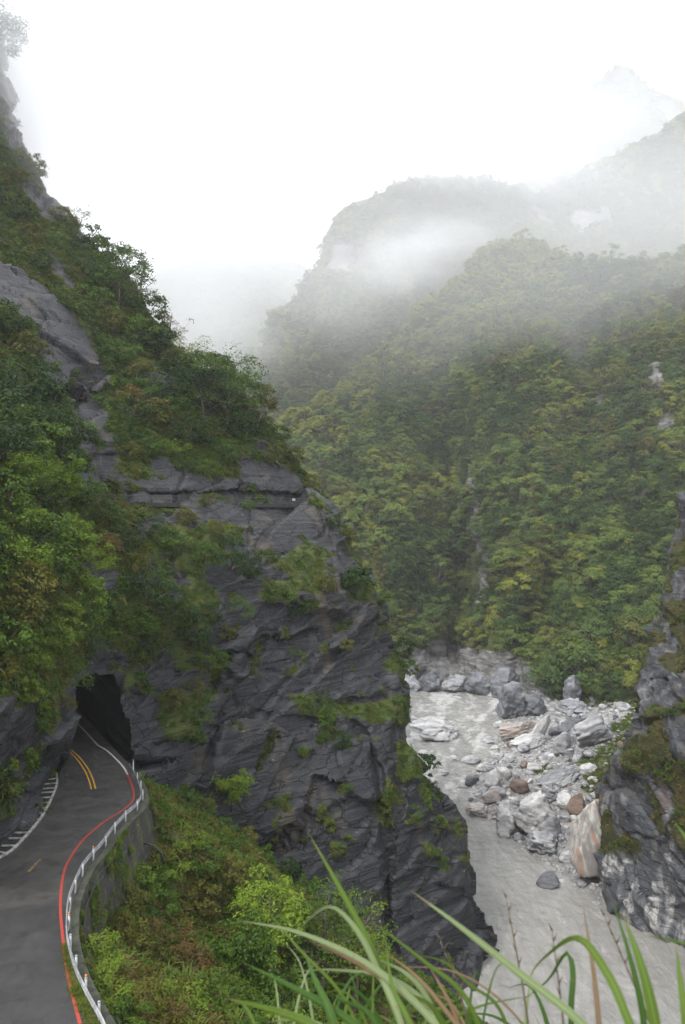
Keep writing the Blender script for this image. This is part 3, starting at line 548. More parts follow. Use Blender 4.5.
# ------------------------------------------------------------------ foliage prototypes
def leaf_quads(c, nrm, size, asp=.5, seed=0):
    g = np.random.default_rng(seed); n = len(c); r = g.normal(size=(n, 3)); a = np.cross(nrm, r); a /= np.linalg.norm(a, axis=1, keepdims=True) + 1e-9; b = np.cross(nrm, a); b /= np.linalg.norm(b, axis=1, keepdims=True) + 1e-9
    s = (size * g.uniform(.65, 1.35, n))[:, None]
    v = np.stack([c - a * s * .5, c + b * s * asp * .5 + a * s * .05, c + a * s * .5, c - b * s * asp * .5 + a * s * .05], 1).reshape(-1, 3)
    return v, np.arange(4 * n).reshape(-1, 4)
def clump_points(g, centres, rad, per, up=.55, mid=None):
    c = np.repeat(centres, per, 0); d = g.normal(size=(len(c), 3)); d /= np.linalg.norm(d, axis=1, keepdims=True); d[:, 2] = np.where(d[:, 2] < -.35, -d[:, 2], d[:, 2])
    r = np.repeat(np.broadcast_to(rad, len(centres)), per); rr = r * g.uniform(.45, 1.08, len(c)); p = c + d * rr[:, None] * np.array([1, 1, .72])
    n = d * .6 + g.normal(size=d.shape) * .45 + np.array([0, 0, up]); n /= np.linalg.norm(n, axis=1, keepdims=True)
    if mid is not None: e = p - mid; e /= np.linalg.norm(e, axis=1, keepdims=True); n = e * .55 + d * .55 + g.normal(size=d.shape) * .28 + np.array([0, 0, .2]); n /= np.linalg.norm(n, axis=1, keepdims=True)
    return p, n
def lumpy(g, n, rx, rz, zc, flat=.35, hollow=.45):
    """Clump centres through an uneven crown."""
    out = []; lob = g.normal(size=(5, 3)); lob /= np.linalg.norm(lob, axis=1, keepdims=True); amp = g.uniform(-.35, .35, 5)
    while len(out) < n:
        d = g.normal(size=3); d /= np.linalg.norm(d); k = 1 + sum(amp[i] * max(0, d @ lob[i]) ** 2 for i in range(5)); r = g.uniform(hollow, 1) ** .6 * k
        p = d * r * np.array([rx, rx, rz]);
        if p[2] < -flat * rz: continue
        out.append(p + [0, 0, zc])
    return np.array(out)
def shrub_mesh(name, seed, rx, h, nclump, per, leaf, mats, asp=.5, stems=5, rc=.3):
    g = np.random.default_rng(seed); cc = lumpy(g, nclump, rx, h * .55, h * .45, .7); p, n = clump_points(g, cc, rx * rc * g.uniform(.7, 1.3, nclump), per, .55, np.array([0, 0, h * .3]) if rx > 2.5 else None); v, f = leaf_quads(p, n, leaf, asp, seed + 1)
    mb = MB(); mb.add(v, f); nl = len(f)
    if rx > 2.5:
        for e in cc: mb.tube([(0, 0, -.5), (0, 0, h * .25), tuple(e)], [.2, .16, .05], 3)
    for k in range(stems):
        e = cc[g.integers(nclump)]; mb.tube([(0, 0, -.3), tuple(e * .45 + g.normal(size=3) * .1), tuple(e)], [.05 * rx / 1.5, .03 * rx / 1.5, .012], 4)
    me = mb.mesh(name); mi = np.zeros(len(me.polygons), np.int32); mi[nl:] = 1
    fl = [len(mb.q)]; me.polygons.foreach_set('material_index', mi)
    for m in mats: me.materials.append(m)
    return me
def tuft_mesh(name, seed, n, ln, wd, droop, mat, spread=.35):
    g = np.random.default_rng(seed); V, Fq = [], []
    for k in range(n):
        a = g.uniform(0, 2 * math.pi); b0 = np.array([math.cos(a), math.sin(a), 0]) * g.uniform(0, spread); d = np.array([math.cos(a + g.normal() * .5), math.sin(a + g.normal() * .5), 0]); l = ln * g.uniform(.5, 1.15); sd = np.array([-d[1], d[0], 0]) * wd * .5; st = g.uniform(.25, .8); i0 = len(V)
        for j, t in enumerate((0, .4, .75, 1)):
            c = b0 + d * l * (st * t + .35 * t * t) + np.array([0, 0, 1]) * l * (t * (1.15 - st * .5) - droop * t * t * (.6 + st)); wj = (1, .9, .6, .08)[j]; V += [c - sd * wj, c + sd * wj]
        for j in range(3): Fq.append((i0 + 2 * j, i0 + 2 * j + 1, i0 + 2 * j + 3, i0 + 2 * j + 2))
    me = np_mesh(name, np.array(V), np.array(Fq)); me.materials.append(mat); return me
def proto(me):
    return bpy.data.objects.new(me.name, me)
def euler_of(axis, spin):
    a = axis / np.linalg.norm(axis, axis=-1, keepdims=True); th = np.arccos(np.clip(a[..., 2], -1, 1)); ph = np.arctan2(a[..., 1], a[..., 0]); s = spin - ph
    ct, st, cp, sp, cs, ss = np.cos(th), np.sin(th), np.cos(ph), np.sin(ph), np.cos(s), np.sin(s)
    R00 = cp * ct * cs - sp * ss; R10 = sp * ct * cs + cp * ss; R20 = -st * cs; R21 = st * ss; R22 = ct
    return np.stack([np.arctan2(R21, R22), np.arcsin(np.clip(-R20, -1, 1)), np.arctan2(R10, R00)], -1)
def scatter(name, pts, axis, scale, pick, meshes):
    """Uncountable cover: one object that instances small prototypes on its points."""
    col = bpy.data.collections.new(name + '_kinds')
    for i, me in enumerate(meshes): col.objects.link(bpy.data.objects.new('%s_%02d' % (name, i), me))
    me = bpy.data.meshes.new(name); me.vertices.add(len(pts)); me.vertices.foreach_set('co', np.ascontiguousarray(pts, np.float32).ravel())
    a = me.attributes.new('rot', 'FLOAT_VECTOR', 'POINT'); a.data.foreach_set('vector', np.ascontiguousarray(euler_of(axis, rng.uniform(0, 6.28, len(pts))), np.float32).ravel())
    a = me.attributes.new('scl', 'FLOAT', 'POINT'); a.data.foreach_set('value', np.ascontiguousarray(scale, np.float32)); a = me.attributes.new('pick', 'INT', 'POINT'); a.data.foreach_set('value', np.ascontiguousarray(pick, np.int32))
    o = stuff(link_mesh(name, me)); ng = bpy.data.node_groups.new(name, 'GeometryNodeTree')
    ng.interface.new_socket('Geometry', in_out='INPUT', socket_type='NodeSocketGeometry'); ng.interface.new_socket('Geometry', in_out='OUTPUT', socket_type='NodeSocketGeometry'); N = ng.nodes.new
    gi, go, ip, ci = N('NodeGroupInput'), N('NodeGroupOutput'), N('GeometryNodeInstanceOnPoints'), N('GeometryNodeCollectionInfo'); ci.inputs['Collection'].default_value = col; ci.inputs['Separate Children'].default_value = True; ci.inputs['Reset Children'].default_value = True
    ip.inputs['Pick Instance'].default_value = True; lk = ng.links.new; lk(gi.outputs[0], ip.inputs['Points']); lk(ci.outputs[0], ip.inputs['Instance'])
    for nm, ty, sk in (('rot', 'FLOAT_VECTOR', 'Rotation'), ('scl', 'FLOAT', 'Scale'), ('pick', 'INT', 'Instance Index')):
        na = N('GeometryNodeInputNamedAttribute'); na.data_type = ty; na.inputs['Name'].default_value = nm; src = na.outputs['Attribute']
        if nm == 'rot': er = N('FunctionNodeEulerToRotation'); lk(src, er.inputs[0]); src = er.outputs[0]
        lk(src, ip.inputs[sk])
    lk(ip.outputs[0], go.inputs[0]); md = o.modifiers.new('cover', 'NODES'); md.node_group = ng; return o

LM = lambda k: [M[k], M['bark']]
SHRUB = {}      # look -> meshes
for i, (look, mat) in enumerate([('dark green', 'leaf_dark'), ('green', 'leaf_mid'), ('light green', 'leaf_light'), ('olive', 'leaf_olive'), ('yellow-green', 'leaf_bright'), ('brown', 'leaf_rust')]):
    SHRUB[look] = [shrub_mesh('shrub', 200 + 10 * i, 1.5, 2.0, 30, 50, .22, LM(mat)), shrub_mesh('shrub', 203 + 10 * i, 1.7, 1.5, 28, 50, .20, LM(mat), .35), shrub_mesh('shrub', 206 + 10 * i, 1.2, 2.4, 28, 50, .22, LM(mat), .6)]
CROWN = {}; 
for k_, a_, b_ in [('leaf_dark', (.020, .042, .011), (.042, .074, .017)), ('leaf_mid', (.038, .074, .015), (.074, .118, .024)), ('leaf_light', (.075, .116, .020), (.125, .170, .032)), ('leaf_gold', (.135, .158, .020), (.20, .215, .034)), ('leaf_olive', (.066, .074, .016), (.118, .118, .026)), ('leaf_rust', (.070, .056, .024), (.115, .088, .036))]: M['f_' + k_] = m_leaf('forest_' + k_, a_, b_)
for i, (look, mat) in enumerate([('dark green', 'leaf_dark'), ('mid green', 'leaf_mid'), ('pale green', 'leaf_light'), ('yellow-green', 'leaf_gold'), ('olive', 'leaf_olive'), ('brownish', 'leaf_rust')]):
    CROWN[look] = [shrub_mesh('forest_tree', 300 + 10 * i, 4.0, 7.0, 24, 95, .46, LM('f_' + mat), .7, 0, .36), shrub_mesh('forest_tree', 303 + 10 * i, 3.3, 8.6, 22, 95, .44, LM('f_' + mat), .7, 0, .38), shrub_mesh('forest_tree', 306 + 10 * i, 4.6, 6.0, 28, 85, .46, LM('f_' + mat), .7, 0, .31)]
TUFT = [tuft_mesh('tuft', 400, 34, 1.1, .07, .55, M['grass']), tuft_mesh('tuft', 401, 30, 1.4, .06, .8, M['grass']), tuft_mesh('tuft', 402, 26, 1.0, .07, .7, M['dry_grass']), tuft_mesh('tuft', 403, 30, .8, .12, .6, M['leaf_mid'])]
COVER = TUFT + [shrub_mesh('clump', 410, .7, .7, 9, 22, .22, LM('leaf_mid'), .5, 0, .35), shrub_mesh('clump', 411, .8, .6, 9, 22, .2, LM('leaf_dark'), .5, 0, .35), shrub_mesh('clump', 412, .7, .6, 9, 22, .2, LM('leaf_olive'), .5, 0, .35), shrub_mesh('clump', 413, .6, .7, 8, 22, .22, LM('leaf_light'), .5, 0, .35), shrub_mesh('clump', 414, .6, .6, 8, 20, .2, LM('leaf_rust'), .4, 0, .35)]
def sample(R, n, r0=0, r1=None, c1=None):
    """Random points of a relief, even over its surface."""
    p = R.p[r0:r1, :c1]; a = np.linalg.norm(np.cross(p[1:, :-1] - p[:-1, :-1], p[:-1, 1:] - p[:-1, :-1]), axis=-1).ravel(); a = np.minimum(a, np.percentile(a, 97)); k = rng.choice(len(a), n, p=a / a.sum()); nc = p.shape[1] - 1; i, j = k // nc, k % nc; u, v = rng.random(n), rng.random(n)
    def it(A): A = A[r0:r1, :c1]; w = (lambda x: x[:, None]) if A.ndim == 3 else (lambda x: x); return A[i, j] * w((1 - u) * (1 - v)) + A[i + 1, j] * w(u * (1 - v)) + A[i, j + 1] * w((1 - u) * v) + A[i + 1, j + 1] * w(u * v)
    return it(R.p), it(R.n), it(R.veg), it(R.x), it(R.y)
UP = np.array([0, 0, 1.0])
def screen(p): d = p[..., 1]; return CX + F * p[..., 0] / d, CY + F * (CAM[2] - p[..., 2]) / d

# ------------------------------------------------------------------ labels that single things out
ORD = ['second', 'third', 'fourth', 'fifth', 'sixth', 'seventh', 'eighth', 'ninth', 'tenth', 'eleventh', 'twelfth', 'thirteenth', 'fourteenth', 'fifteenth', 'sixteenth']
PEND = []
def later(o, base, cat, group, x): PEND.append((o, base, cat, group, x))
def settle():
    by = {}
    for t in PEND: by.setdefault(t[1], []).append(t)
    for base, ts in by.items():
        ts.sort(key=lambda t: t[4]); n = len(ts)
        for i, (o, b, cat, group, x) in enumerate(ts):
            if n == 1: s = b
            elif n == 2: s = b + (', the left one', ', the right one')[i]
            else: s = b + (', leftmost' if i == 0 else ', rightmost' if i == n - 1 else ', %s from left' % ORD[i - 1] if i <= n // 2 else ', %s from right' % ORD[n - 2 - i])
            tag(o, s, cat, group)

# ------------------------------------------------------------------ cover on the cliffs
p, n, v, x, y = sample(L, 110000); ok = (v > .45 + .25 * rng.random(len(v))) & ~((x > 62) & (x < 136) & (y > 670) & (y < 765)) & (p[:, 2] > 2) & (y > -110); ok &= ~((y > 757) & (x > left_edge_of_road(y) - 4) & (x < 150)); p, n, v, x, y = (A[ok] for A in (p, n, v, x, y))
zone = fbm(p * .08, 3, 130); pick = rng.choice(9, len(p), p=[.22, .16, .08, .12, .13, .09, .10, .07, .03]); steep = (x > 150) & (y > 500)
lush = (x < 110) & (y > 380); pick = np.where(lush & (rng.random(len(p)) < .55), rng.choice([4, 5, 5, 3, 4, 7, 6], len(p)), pick)
pick = np.where((zone > .15) & (rng.random(len(p)) < .6), rng.choice([0, 1, 2, 6], len(p)), pick); pick = np.where((zone < -.2) & (rng.random(len(p)) < .5), rng.choice([4, 5, 3], len(p)), pick)
scl = rng.uniform(.6, 1.25, len(p)) * np.where(steep, .62, np.where(x > 330, .6, .95)) * np.where(y < 330, 1.15, 1)
scatter('undergrowth', p - n * .08, n * .55 + UP * .8, scl, pick, COVER)
p, n, v, x, y = sample(RC, 9000); ok = (v > .5) & (y < 900); p, n, x = p[ok], n[ok], x[ok]; scatter('undergrowth', p - n * .08, n * .7 + UP * .55, rng.uniform(.45, .95, len(p)), rng.choice(9, len(p), p=[.25, .2, .15, .06, .06, .06, .16, .02, .04]), COVER)
qx = rng.uniform(-17, 40, 16000); qy = rng.uniform(20, 74, 16000); d, _ = rail_dist(qx, qy); ok = d > 1.0; qx, qy = qx[ok], qy[ok]; p = np.stack([qx, qy, slope_z(qx, qy)], -1) * S
z1 = fbm(p * .12, 3, 140); pick = np.where(z1 > .02, rng.choice([0, 1, 6, 6, 2, 2, 4, 8], len(p)), rng.choice([0, 3, 4, 7, 5, 6], len(p))); scatter('undergrowth', p, np.tile(UP + [.25, -.1, 0], (len(p), 1)), rng.uniform(.6, 1.3, len(p)), pick, COVER)
ok = rng.random(gveg.size) < .28 * gveg.ravel() ** 2; p = gp.reshape(-1, 3)[ok]; scatter('undergrowth', p, np.tile(UP, (len(p), 1)), rng.uniform(.5, 1.2, len(p)), rng.choice(9, len(p), p=[.25, .2, .08, .12, .1, .05, .12, .06, .02]), COVER)
# narrow strip of grass between road and guardrail at the near bend
k = rng.integers(0, 58, 500); t_ = rng.uniform(.0, .62, 500); k = k[:500]; kr = np.array([np.argmin(((red[:, :2] - rail[i, :2]) ** 2).sum(1)) for i in k]); p = rail[k] * (1 - t_[:, None]) + red[kr] * t_[:, None]; scatter('verge_grass', p, np.tile(UP, (500, 1)), rng.uniform(.12, .4, 500), rng.choice(3, 500), TUFT[:3])

k = rng.integers(10, 150, 1500); down = rng.gamma(1.2, 1.3, 1500); den = fbm(np.stack([k * .12, down * .5, 0 * down], -1), 3, 160); ok = (den > .05) & (down < 5.5); k, down = k[ok], down[ok]
p = rail[k] + np.c_[RN[k] * (.68 + down[:, None] * .16), -.05 - down]; scatter('wall_ferns', p, np.c_[RN[k] * .8, np.full(len(k), .5)], rng.uniform(.22, .5, len(k)), rng.choice([0, 1, 3, 4, 7, 6], len(k)), COVER)
# ------------------------------------------------------------------ shrubs on the cliff, each a thing
def axis_obj(o, ax): o.rotation_euler = euler_of(np.array(ax)[None], np.array([rng.uniform(0, 6.28)]))[0]
def cliff_place(x, y):
    if y < 300: return 'high on the misty upper spur'
    if x < 95: return ('on the steep slope beside the bare diagonal slab' if y < 400 else 'on the leafy slope below the bare slab' if y < 500 else 'on the leafy slope above the tunnel road' if y < 600 else 'on the rock directly above the roadside')
    if y < 400: return 'on the upper shoulder of the spur'
    if y < 488: return 'just above the footpath ledge'
    if y < 540: return 'just below the footpath ledge'
    if x > 320: return 'on the outer edge of the slate cliff' if y < 720 else 'low on the outer cliff above the river'
    if y < 610: return 'on mossy ledges midway down the spur'
    if y < 690: return 'on the green shelf above the tunnel'
    return 'in cracks of the bare slate face'
SH = [(356, 590, 2.5, 'dark green', 2), (328, 527, 1.3, 'dark green', 0), (345, 538, 1.0, 'olive', 0), (300, 608, 1.3, 'dark green', 0), (232, 560, 2.4, 'dark green', 1), (205, 556, 1.7, 'green', 1), (277, 598, 1.3, 'green', 1), (320, 592, 1.2, 'olive', 0), (250, 575, 1.3, 'dark green', 0),
      (324, 722, 1.3, 'green', 2), (336, 650, .9, 'olive', 0), (392, 655, 1.6, 'dark green', 2), (398, 672, 1.4, 'green', 2), (426, 766, 1.7, 'dark green', 2), (439, 786, 1.2, 'dark green', 0), (416, 812, .9, 'green', 1), (322, 700, .9, 'dark green', 1), (376, 604, 1.2, 'green', 2), (310, 492, 1.4, 'olive', 2), (290, 462, 1.5, 'olive', 0),
      (277, 440, 1.6, 'green', 0), (266, 425, 1.4, 'olive', 1), (140, 600, 2.2, 'dark green', 1), (165, 620, 2.0, 'dark green', 1), (185, 640, 2.0, 'dark green', 0), (130, 630, 1.6, 'green', 0), (145, 650, 1.7, 'dark green', 1), (205, 660, 1.5, 'green', 1), (225, 640, 1.2, 'olive', 0), (85, 562, 1.8, 'yellow-green', 1), (100, 560, 1.2, 'yellow-green', 1),
      (105, 548, 1.3, 'brown', 0), (60, 530, 1.9, 'light green', 1), (30, 540, 1.9, 'green', 0), (10, 560, 2.0, 'light green', 1), (40, 580, 1.8, 'green', 2), (70, 600, 1.7, 'light green', 0), (15, 620, 1.7, 'olive', 0), (50, 630, 1.7, 'light green', 0), (80, 640, 1.4, 'green', 1), (30, 660, 1.5, 'light green', 1), (8, 668, 1.4, 'olive', 1), (60, 676, 1.3, 'green', 1), (28, 700, .9, 'light green', 2), (62, 705, .7, 'olive', 1),
      (15, 400, 2.8, 'dark green', 0), (45, 415, 2.6, 'dark green', 2), (65, 435, 2.2, 'green', 0), (20, 440, 2.4, 'green', 0), (60, 470, 2.2, 'dark green', 1), (75, 500, 2.0, 'green', 0), (40, 505, 2.0, 'dark green', 1), (10, 500, 2.0, 'green', 0), (25, 355, 2.2, 'olive', 0), (5, 330, 2.0, 'dark green', 0), (40, 270, 1.6, 'dark green', 0),
      (140, 335, 2.6, 'green', 0), (158, 352, 2.5, 'dark green', 2), (135, 375, 2.4, 'olive', 1), (120, 360, 2.2, 'green', 0), (170, 375, 2.4, 'dark green', 0), (190, 400, 2.2, 'dark green', 0), (175, 415, 2.2, 'green', 1), (150, 420, 2.1, 'olive', 0), (125, 420, 2.0, 'dark green', 1), (200, 440, 2.2, 'dark green', 0), (220, 455, 1.8, 'green', 1), (175, 450, 1.8, 'light green', 1), (150, 455, 1.6, 'green', 0), (130, 455, 1.5, 'olive', 1), (250, 430, 2.0, 'dark green', 0), (205, 475, 1.3, 'green', 1), (185, 470, 1.2, 'dark green', 1), (130, 400, 1.7, 'brown', 0), (110, 330, 2.0, 'olive', 0), (95, 305, 2.2, 'green', 0), (80, 270, 1.9, 'dark green', 1), (100, 285, 2.2, 'green', 0), (30, 240, 2.2, 'olive', 0), (15, 215, 2.4, 'dark green', 0), (55, 245, 1.8, 'green', 1), (10, 175, 2.2, 'olive', 1), (180, 365, 1.8, 'olive', 2),
      (125, 540, 1.5, 'dark green', 1), (150, 535, 1.6, 'dark green', 1), (170, 545, 1.4, 'green', 0), (110, 520, 1.3, 'green', 0), (185, 520, 1.2, 'olive', 0), (215, 530, 1.1, 'olive', 1), (135, 570, 1.4, 'olive', 0), (150, 585, 1.5, 'green', 1), (240, 610, 1.1, 'green', 1), (210, 620, 1.2, 'dark green', 0), (190, 690, 1.2, 'olive', 1), (170, 705, 1.2, 'olive', 0), (195, 720, 1.0, 'green', 1), (385, 810, .9, 'olive', 2), (345, 742, 1.1, 'dark green', 0), (205, 505, .9, 'olive', 0), (250, 507, .8, 'green', 0), (160, 812, 1.6, 'green', 1), (185, 830, 1.6, 'olive', 0)]
SHG = 'shrubs rooted on the slate cliff'
def shrub(pos, ax, look, k, s, base, x, group):
    o = bpy.data.objects.new('shrub', SHRUB[look][k]); C.objects.link(o); o.location = pos; axis_obj(o, ax); o.scale = (s / 1.5,) * 3; later(o, base, 'shrub', group, x); return o
for x, y, s, look, k in SH:
    q, n = at_px(L, x, y); shrub(q + n * (.22 * s) - UP * s * .3, n * .45 + UP * .9, look, k, s * 1.3, '%s%s shrub %s' % ('large ' if s >= 2.2 else 'small ' if s < 1.25 else '', look, cliff_place(x, y)), x, SHG)
# bushes on the bank under the retaining wall
BK = [(182, 795, 1.3, 'green', 2), (203, 808, 1.4, 'olive', 2), (222, 824, 1.2, 'green', 0), (243, 842, 1.5, 'olive', 2), (262, 856, 1.3, 'green', 2), (284, 872, 1.5, 'dark green', 2), (304, 888, 1.4, 'green', 2), (128, 905, 1.3, 'olive', 0), (112, 912, 1.2, 'green', 1), (142, 885, 1.3, 'light green', 0), (152, 850, 1.2, 'olive', 1), (100, 915, 1.0, 'olive', 1), (158, 825, 1.2, 'green', 1), (110, 930, 1.5, 'olive', 1), (95, 950, 1.3, 'light green', 1), (125, 945, 1.4, 'olive', 0), (105, 985, 1.2, 'light green', 1), (135, 1000, 1.3, 'olive', 1), (160, 905, 1.3, 'green', 0), (170, 860, 1.5, 'light green', 1), (185, 835, 1.4, 'light green', 1), (150, 880, 1.2, 'green', 1), (165, 935, 1.3, 'brown', 1), (190, 960, 1.4, 'brown', 0), (200, 900, 1.5, 'olive', 0), (215, 930, 1.4, 'olive', 1), (180, 1005, 1.4, 'light green', 1), (215, 1000, 1.5, 'green', 1), (240, 985, 1.4, 'green', 2), (225, 870, 1.3, 'olive', 0), (205, 860, 1.4, 'green', 0), (240, 900, 1.4, 'light green', 0), (255, 1015, 1.4, 'light green', 1), (150, 1020, 1.2, 'brown', 1), (290, 1010, 1.6, 'green', 0), (195, 805, 1.5, 'green', 1), (165, 800, 1.3, 'olive', 0), (230, 945, 1.2, 'brown', 0), (260, 955, 1.5, 'olive', 2), (120, 1015, 1.0, 'green', 0)]
gzz = slope_z(sx_, sy_); sp = np.stack([sx_, sy_, gzz], -1) * S; spx, spy = screen(sp); okm = dd > .9
def bank_at(x, y):
    e = (spx - x) ** 2 + (spy - y) ** 2 + np.where(okm, 0, 1e9); return sp[np.unravel_index(np.argmin(e), e.shape)].copy()
for x, y, s, look, k in BK:
    place = 'under the retaining wall' if x < 150 and y < 960 else 'beside the nearest guardrail' if x < 150 else 'below the cliff beside the wall end' if y < 850 else 'on the bank below the road bend' if y < 960 else 'low on the bank under the road'
    q = bank_at(x, y + 10); shrub(q - UP * .15, UP + np.array([.25, -.15, 0]), look, k, s * 1.25, '%s bush %s' % (look, place), x, 'bushes on the bank below the road')

# ------------------------------------------------------------------ trees with trunk and limbs
def tree(pos, h, cr, look_mat, label, seed, lean=(0, 0), leafy=1.0, leaf=.3, trunk_mat='bark', cat='tree', crown_low=.08, per=64):
    g = np.random.default_rng(seed); root = empty('broadleaf_tree', pos); tag(root, label, cat, None); mb = MB(); top = np.array([lean[0] * h, lean[1] * h, h * .72]); mb.tube([(0, 0, -1.0), top * .35 + [.1, 0, 0], top * .7, top], [h * .026, h * .02, h * .013, h * .006], 7)
    cs, nl = [], 20
    for k in range(nl):
        t = g.uniform(crown_low, 1); a = k * 2.4 + g.uniform(-.4, .4); b = top * t; ln = cr * g.uniform(.55, 1.05) * (1.15 - .45 * t); d = np.array([math.cos(a), math.sin(a), g.uniform(.15, .75)]); e = b + d * ln; m = b + d * ln * .5 + [0, 0, ln * .1]; mb.tube([b, m, e], [h * .009, h * .006, h * .002], 5)
        for j in range(3):
            f = m + (e - m) * g.uniform(.1, .9); e2 = f + g.normal(size=3) * ln * .32 + [0, 0, ln * .12]; mb.tube([f, (f + e2) / 2 + [0, 0, .05], e2], [h * .003, h * .002, h * .001], 4); cs.append(e2)
        cs.append(e)
    mb.build('trunk', M[trunk_mat], root, True); cs = np.array(cs); cs = cs[g.random(len(cs)) < leafy]
    p, n = clump_points(g, cs, cr * .31 * g.uniform(.6, 1.3, len(cs)), per); v, f = leaf_quads(p, n, leaf, .5, seed + 9); link_mesh('crown', np_mesh('crown', v, f), M[look_mat], root); return root
# rounded bushy trees crowding the misty skyline and the leafy slope, many-stemmed
for x, y, s_, look, k in [(104, 262, 3.2, 'green', 0), (118, 275, 3.8, 'dark green', 1), (148, 318, 3.6, 'green', 0), (162, 345, 3.2, 'dark green', 2), (178, 362, 3.0, 'olive', 1), (196, 378, 3.2, 'green', 0), (212, 392, 4.2, 'dark green', 2), (232, 398, 4.0, 'green', 1), (246, 408, 3.2, 'green', 0), (60, 222, 2.6, 'olive', 1), (88, 248, 2.6, 'dark green', 0), (30, 175, 2.4, 'olive', 0),
        (165, 400, 3.2, 'dark green', 0), (140, 395, 2.8, 'green', 1), (182, 440, 2.6, 'dark green', 1), (232, 436, 2.8, 'dark green', 0), (30, 385, 3.4, 'dark green', 1), (8, 430, 3.2, 'dark green', 0), (55, 440, 2.8, 'dark green', 1), (35, 470, 2.6, 'light green', 1), (12, 520, 2.6, 'light green', 1), (50, 560, 2.4, 'light green', 0), (20, 590, 2.2, 'olive', 1), (62, 615, 2.0, 'green', 1), (40, 640, 2.0, 'light green', 1), (10, 645, 1.9, 'green', 0)]:
    q, n = at_px(L, x, y); shrub(q + n * (.2 * s_) - UP * s_ * .25, n * .3 + UP, look, k, s_ * 1.15, '%s bushy tree %s' % (look, cliff_place(x, y)), x, 'bushy trees on the spur')
def on(x, y): q, n = at_px(L, x, y); return q - UP * .4
tree(on(226, 424), 13.0, 6.0, 'leaf_mid', 'bushy green tree standing on the skyline where the spur steps down', 501, (.02, 0), 1, .36)
tree(on(204, 420), 9, 4.8, 'leaf_dark', 'dark tree beside the bushy skyline tree, just above the footpath', 502, (-.08, 0), 1, .34)
tree(on(256, 424), 7.5, 2.6, 'leaf_olive', 'small tree with bare leaning limbs reaching out from the skyline shoulder', 503, (.35, 0), .6, .3, 'twig')
tree(on(120, 302), 11.0, 6.2, 'leaf_mid', 'misty tree rising over the upper spur skyline, its crown full', 504, (0, 0), 1, .4)
tree(on(140, 300), 11.0, 3.4, 'leaf_light', 'thin almost bare tree on the misty skyline beside the fuller tree', 505, (.12, 0), .35, .28, 'twig', per=18)
tree(on(168, 348), 10, 3.0, 'leaf_olive', 'slim half-bare tree lower on the misty skyline', 506, (.1, 0), .5, .3, 'twig', per=24)
tree(on(190, 372), 7.0, 3.6, 'leaf_light', 'pale small tree on the skyline left of the bushy skyline tree', 507, (.05, 0), .6, .3, per=30)
tree(on(-8, 64), 12.0, 6.0, 'leaf_dark', 'tree at the very top of the cliff fading into cloud', 508, (.15, 0), .9, .5)
tree(on(78, 226), 4.5, 2.6, 'leaf_olive', 'wispy twiggy tree jutting from the pale rock high on the skyline', 509, (.3, 0), .35, .3, 'twig', per=14)
tree(on(28, 505), 6.5, 3.2, 'leaf_light', 'light green tree leaning from the leafy slope at the picture edge', 510, (.1, -.1), 1, .28)
tree(on(58, 500), 4.5, 2.2, 'leaf_bright', 'yellow-green sapling with spreading sprays on the leafy slope', 511, (.25, -.1), 1, .26)
tree(on(72, 552), 4.2, 2.2, 'leaf_bright', 'yellow-green small tree above the tunnel road', 512, (.1, -.1), 1, .26)
tree(on(10, 470), 6.5, 3.2, 'leaf_dark', 'dark green tree with layered boughs at the picture edge', 513, (.1, -.1), 1, .3)
tree(on(45, 455), 6.0, 3.0, 'leaf_dark', 'dark tree under the bare diagonal slab', 514, (.1, -.1), 1, .3)
tree(on(228, 806), 4.4, 2.3, 'leaf_light', 'light green small tree hanging from the bare slate face', 515, (.15, -.35), .9, .26, crown_low=.5)
q = bank_at(272, 985); tree(q, 9.6, 3.4, 'leaf_bright', 'bright yellow-green young tree below the slate cliff', 516, (.02, 0), 1, .3, crown_low=.5)
q = bank_at(318, 1010); tree(q, 13, 4.0, 'leaf_mid', 'feathery green tree in front of the slate cliff foot', 517, (.05, 0), .85, .3, crown_low=.4, per=34)
q = bank_at(350, 1020); tree(q, 12, 3.6, 'leaf_light', 'pale green tree behind the arching grass, before the cliff foot', 518, (.1, 0), .8, .28, crown_low=.45, per=34)
q = bank_at(245, 1000); tree(q, 5.0, 2.2, 'leaf_mid', 'low green tree beside the bright young tree', 519, (0, 0), 1, .28)

# ------------------------------------------------------------------ forest on the mountainsides
px = rng.uniform(250, 700, 40000); py = rng.uniform(225, 700, 40000)
edge_f, redge_f = polyx(EDGE), polyx(REDGE); front = H1.nv; hx, hy = H1.x[:front], H1.y[:front]; col_of = lambda x: np.clip(((x - 210) / 640 * 419).round().astype(int), 0, 419)
cj = col_of(px); yt, yb = hy[-1][cj], hy[0][cj]; ri = np.clip(((py - yb) / (yt - yb) * (front - 1)).round().astype(int), 0, front - 1); inside = (py > yt - 2) & (py < yb) & (px > edge_f(py) - 6) & (px < redge_f(py) + 6)
Pp = H1.p[ri, cj]; Vv = H1.veg[ri, cj]; dist = Pp[:, 1]; inside &= (Vv > .55)
crest = np.exp(-np.abs(np.interp(px, [300, 330, 370, 420, 470, 520, 560], [430, 405, 362, 318, 270, 246, 262]) - py) / 26) * (px < 570)
keep, grid = [], {}
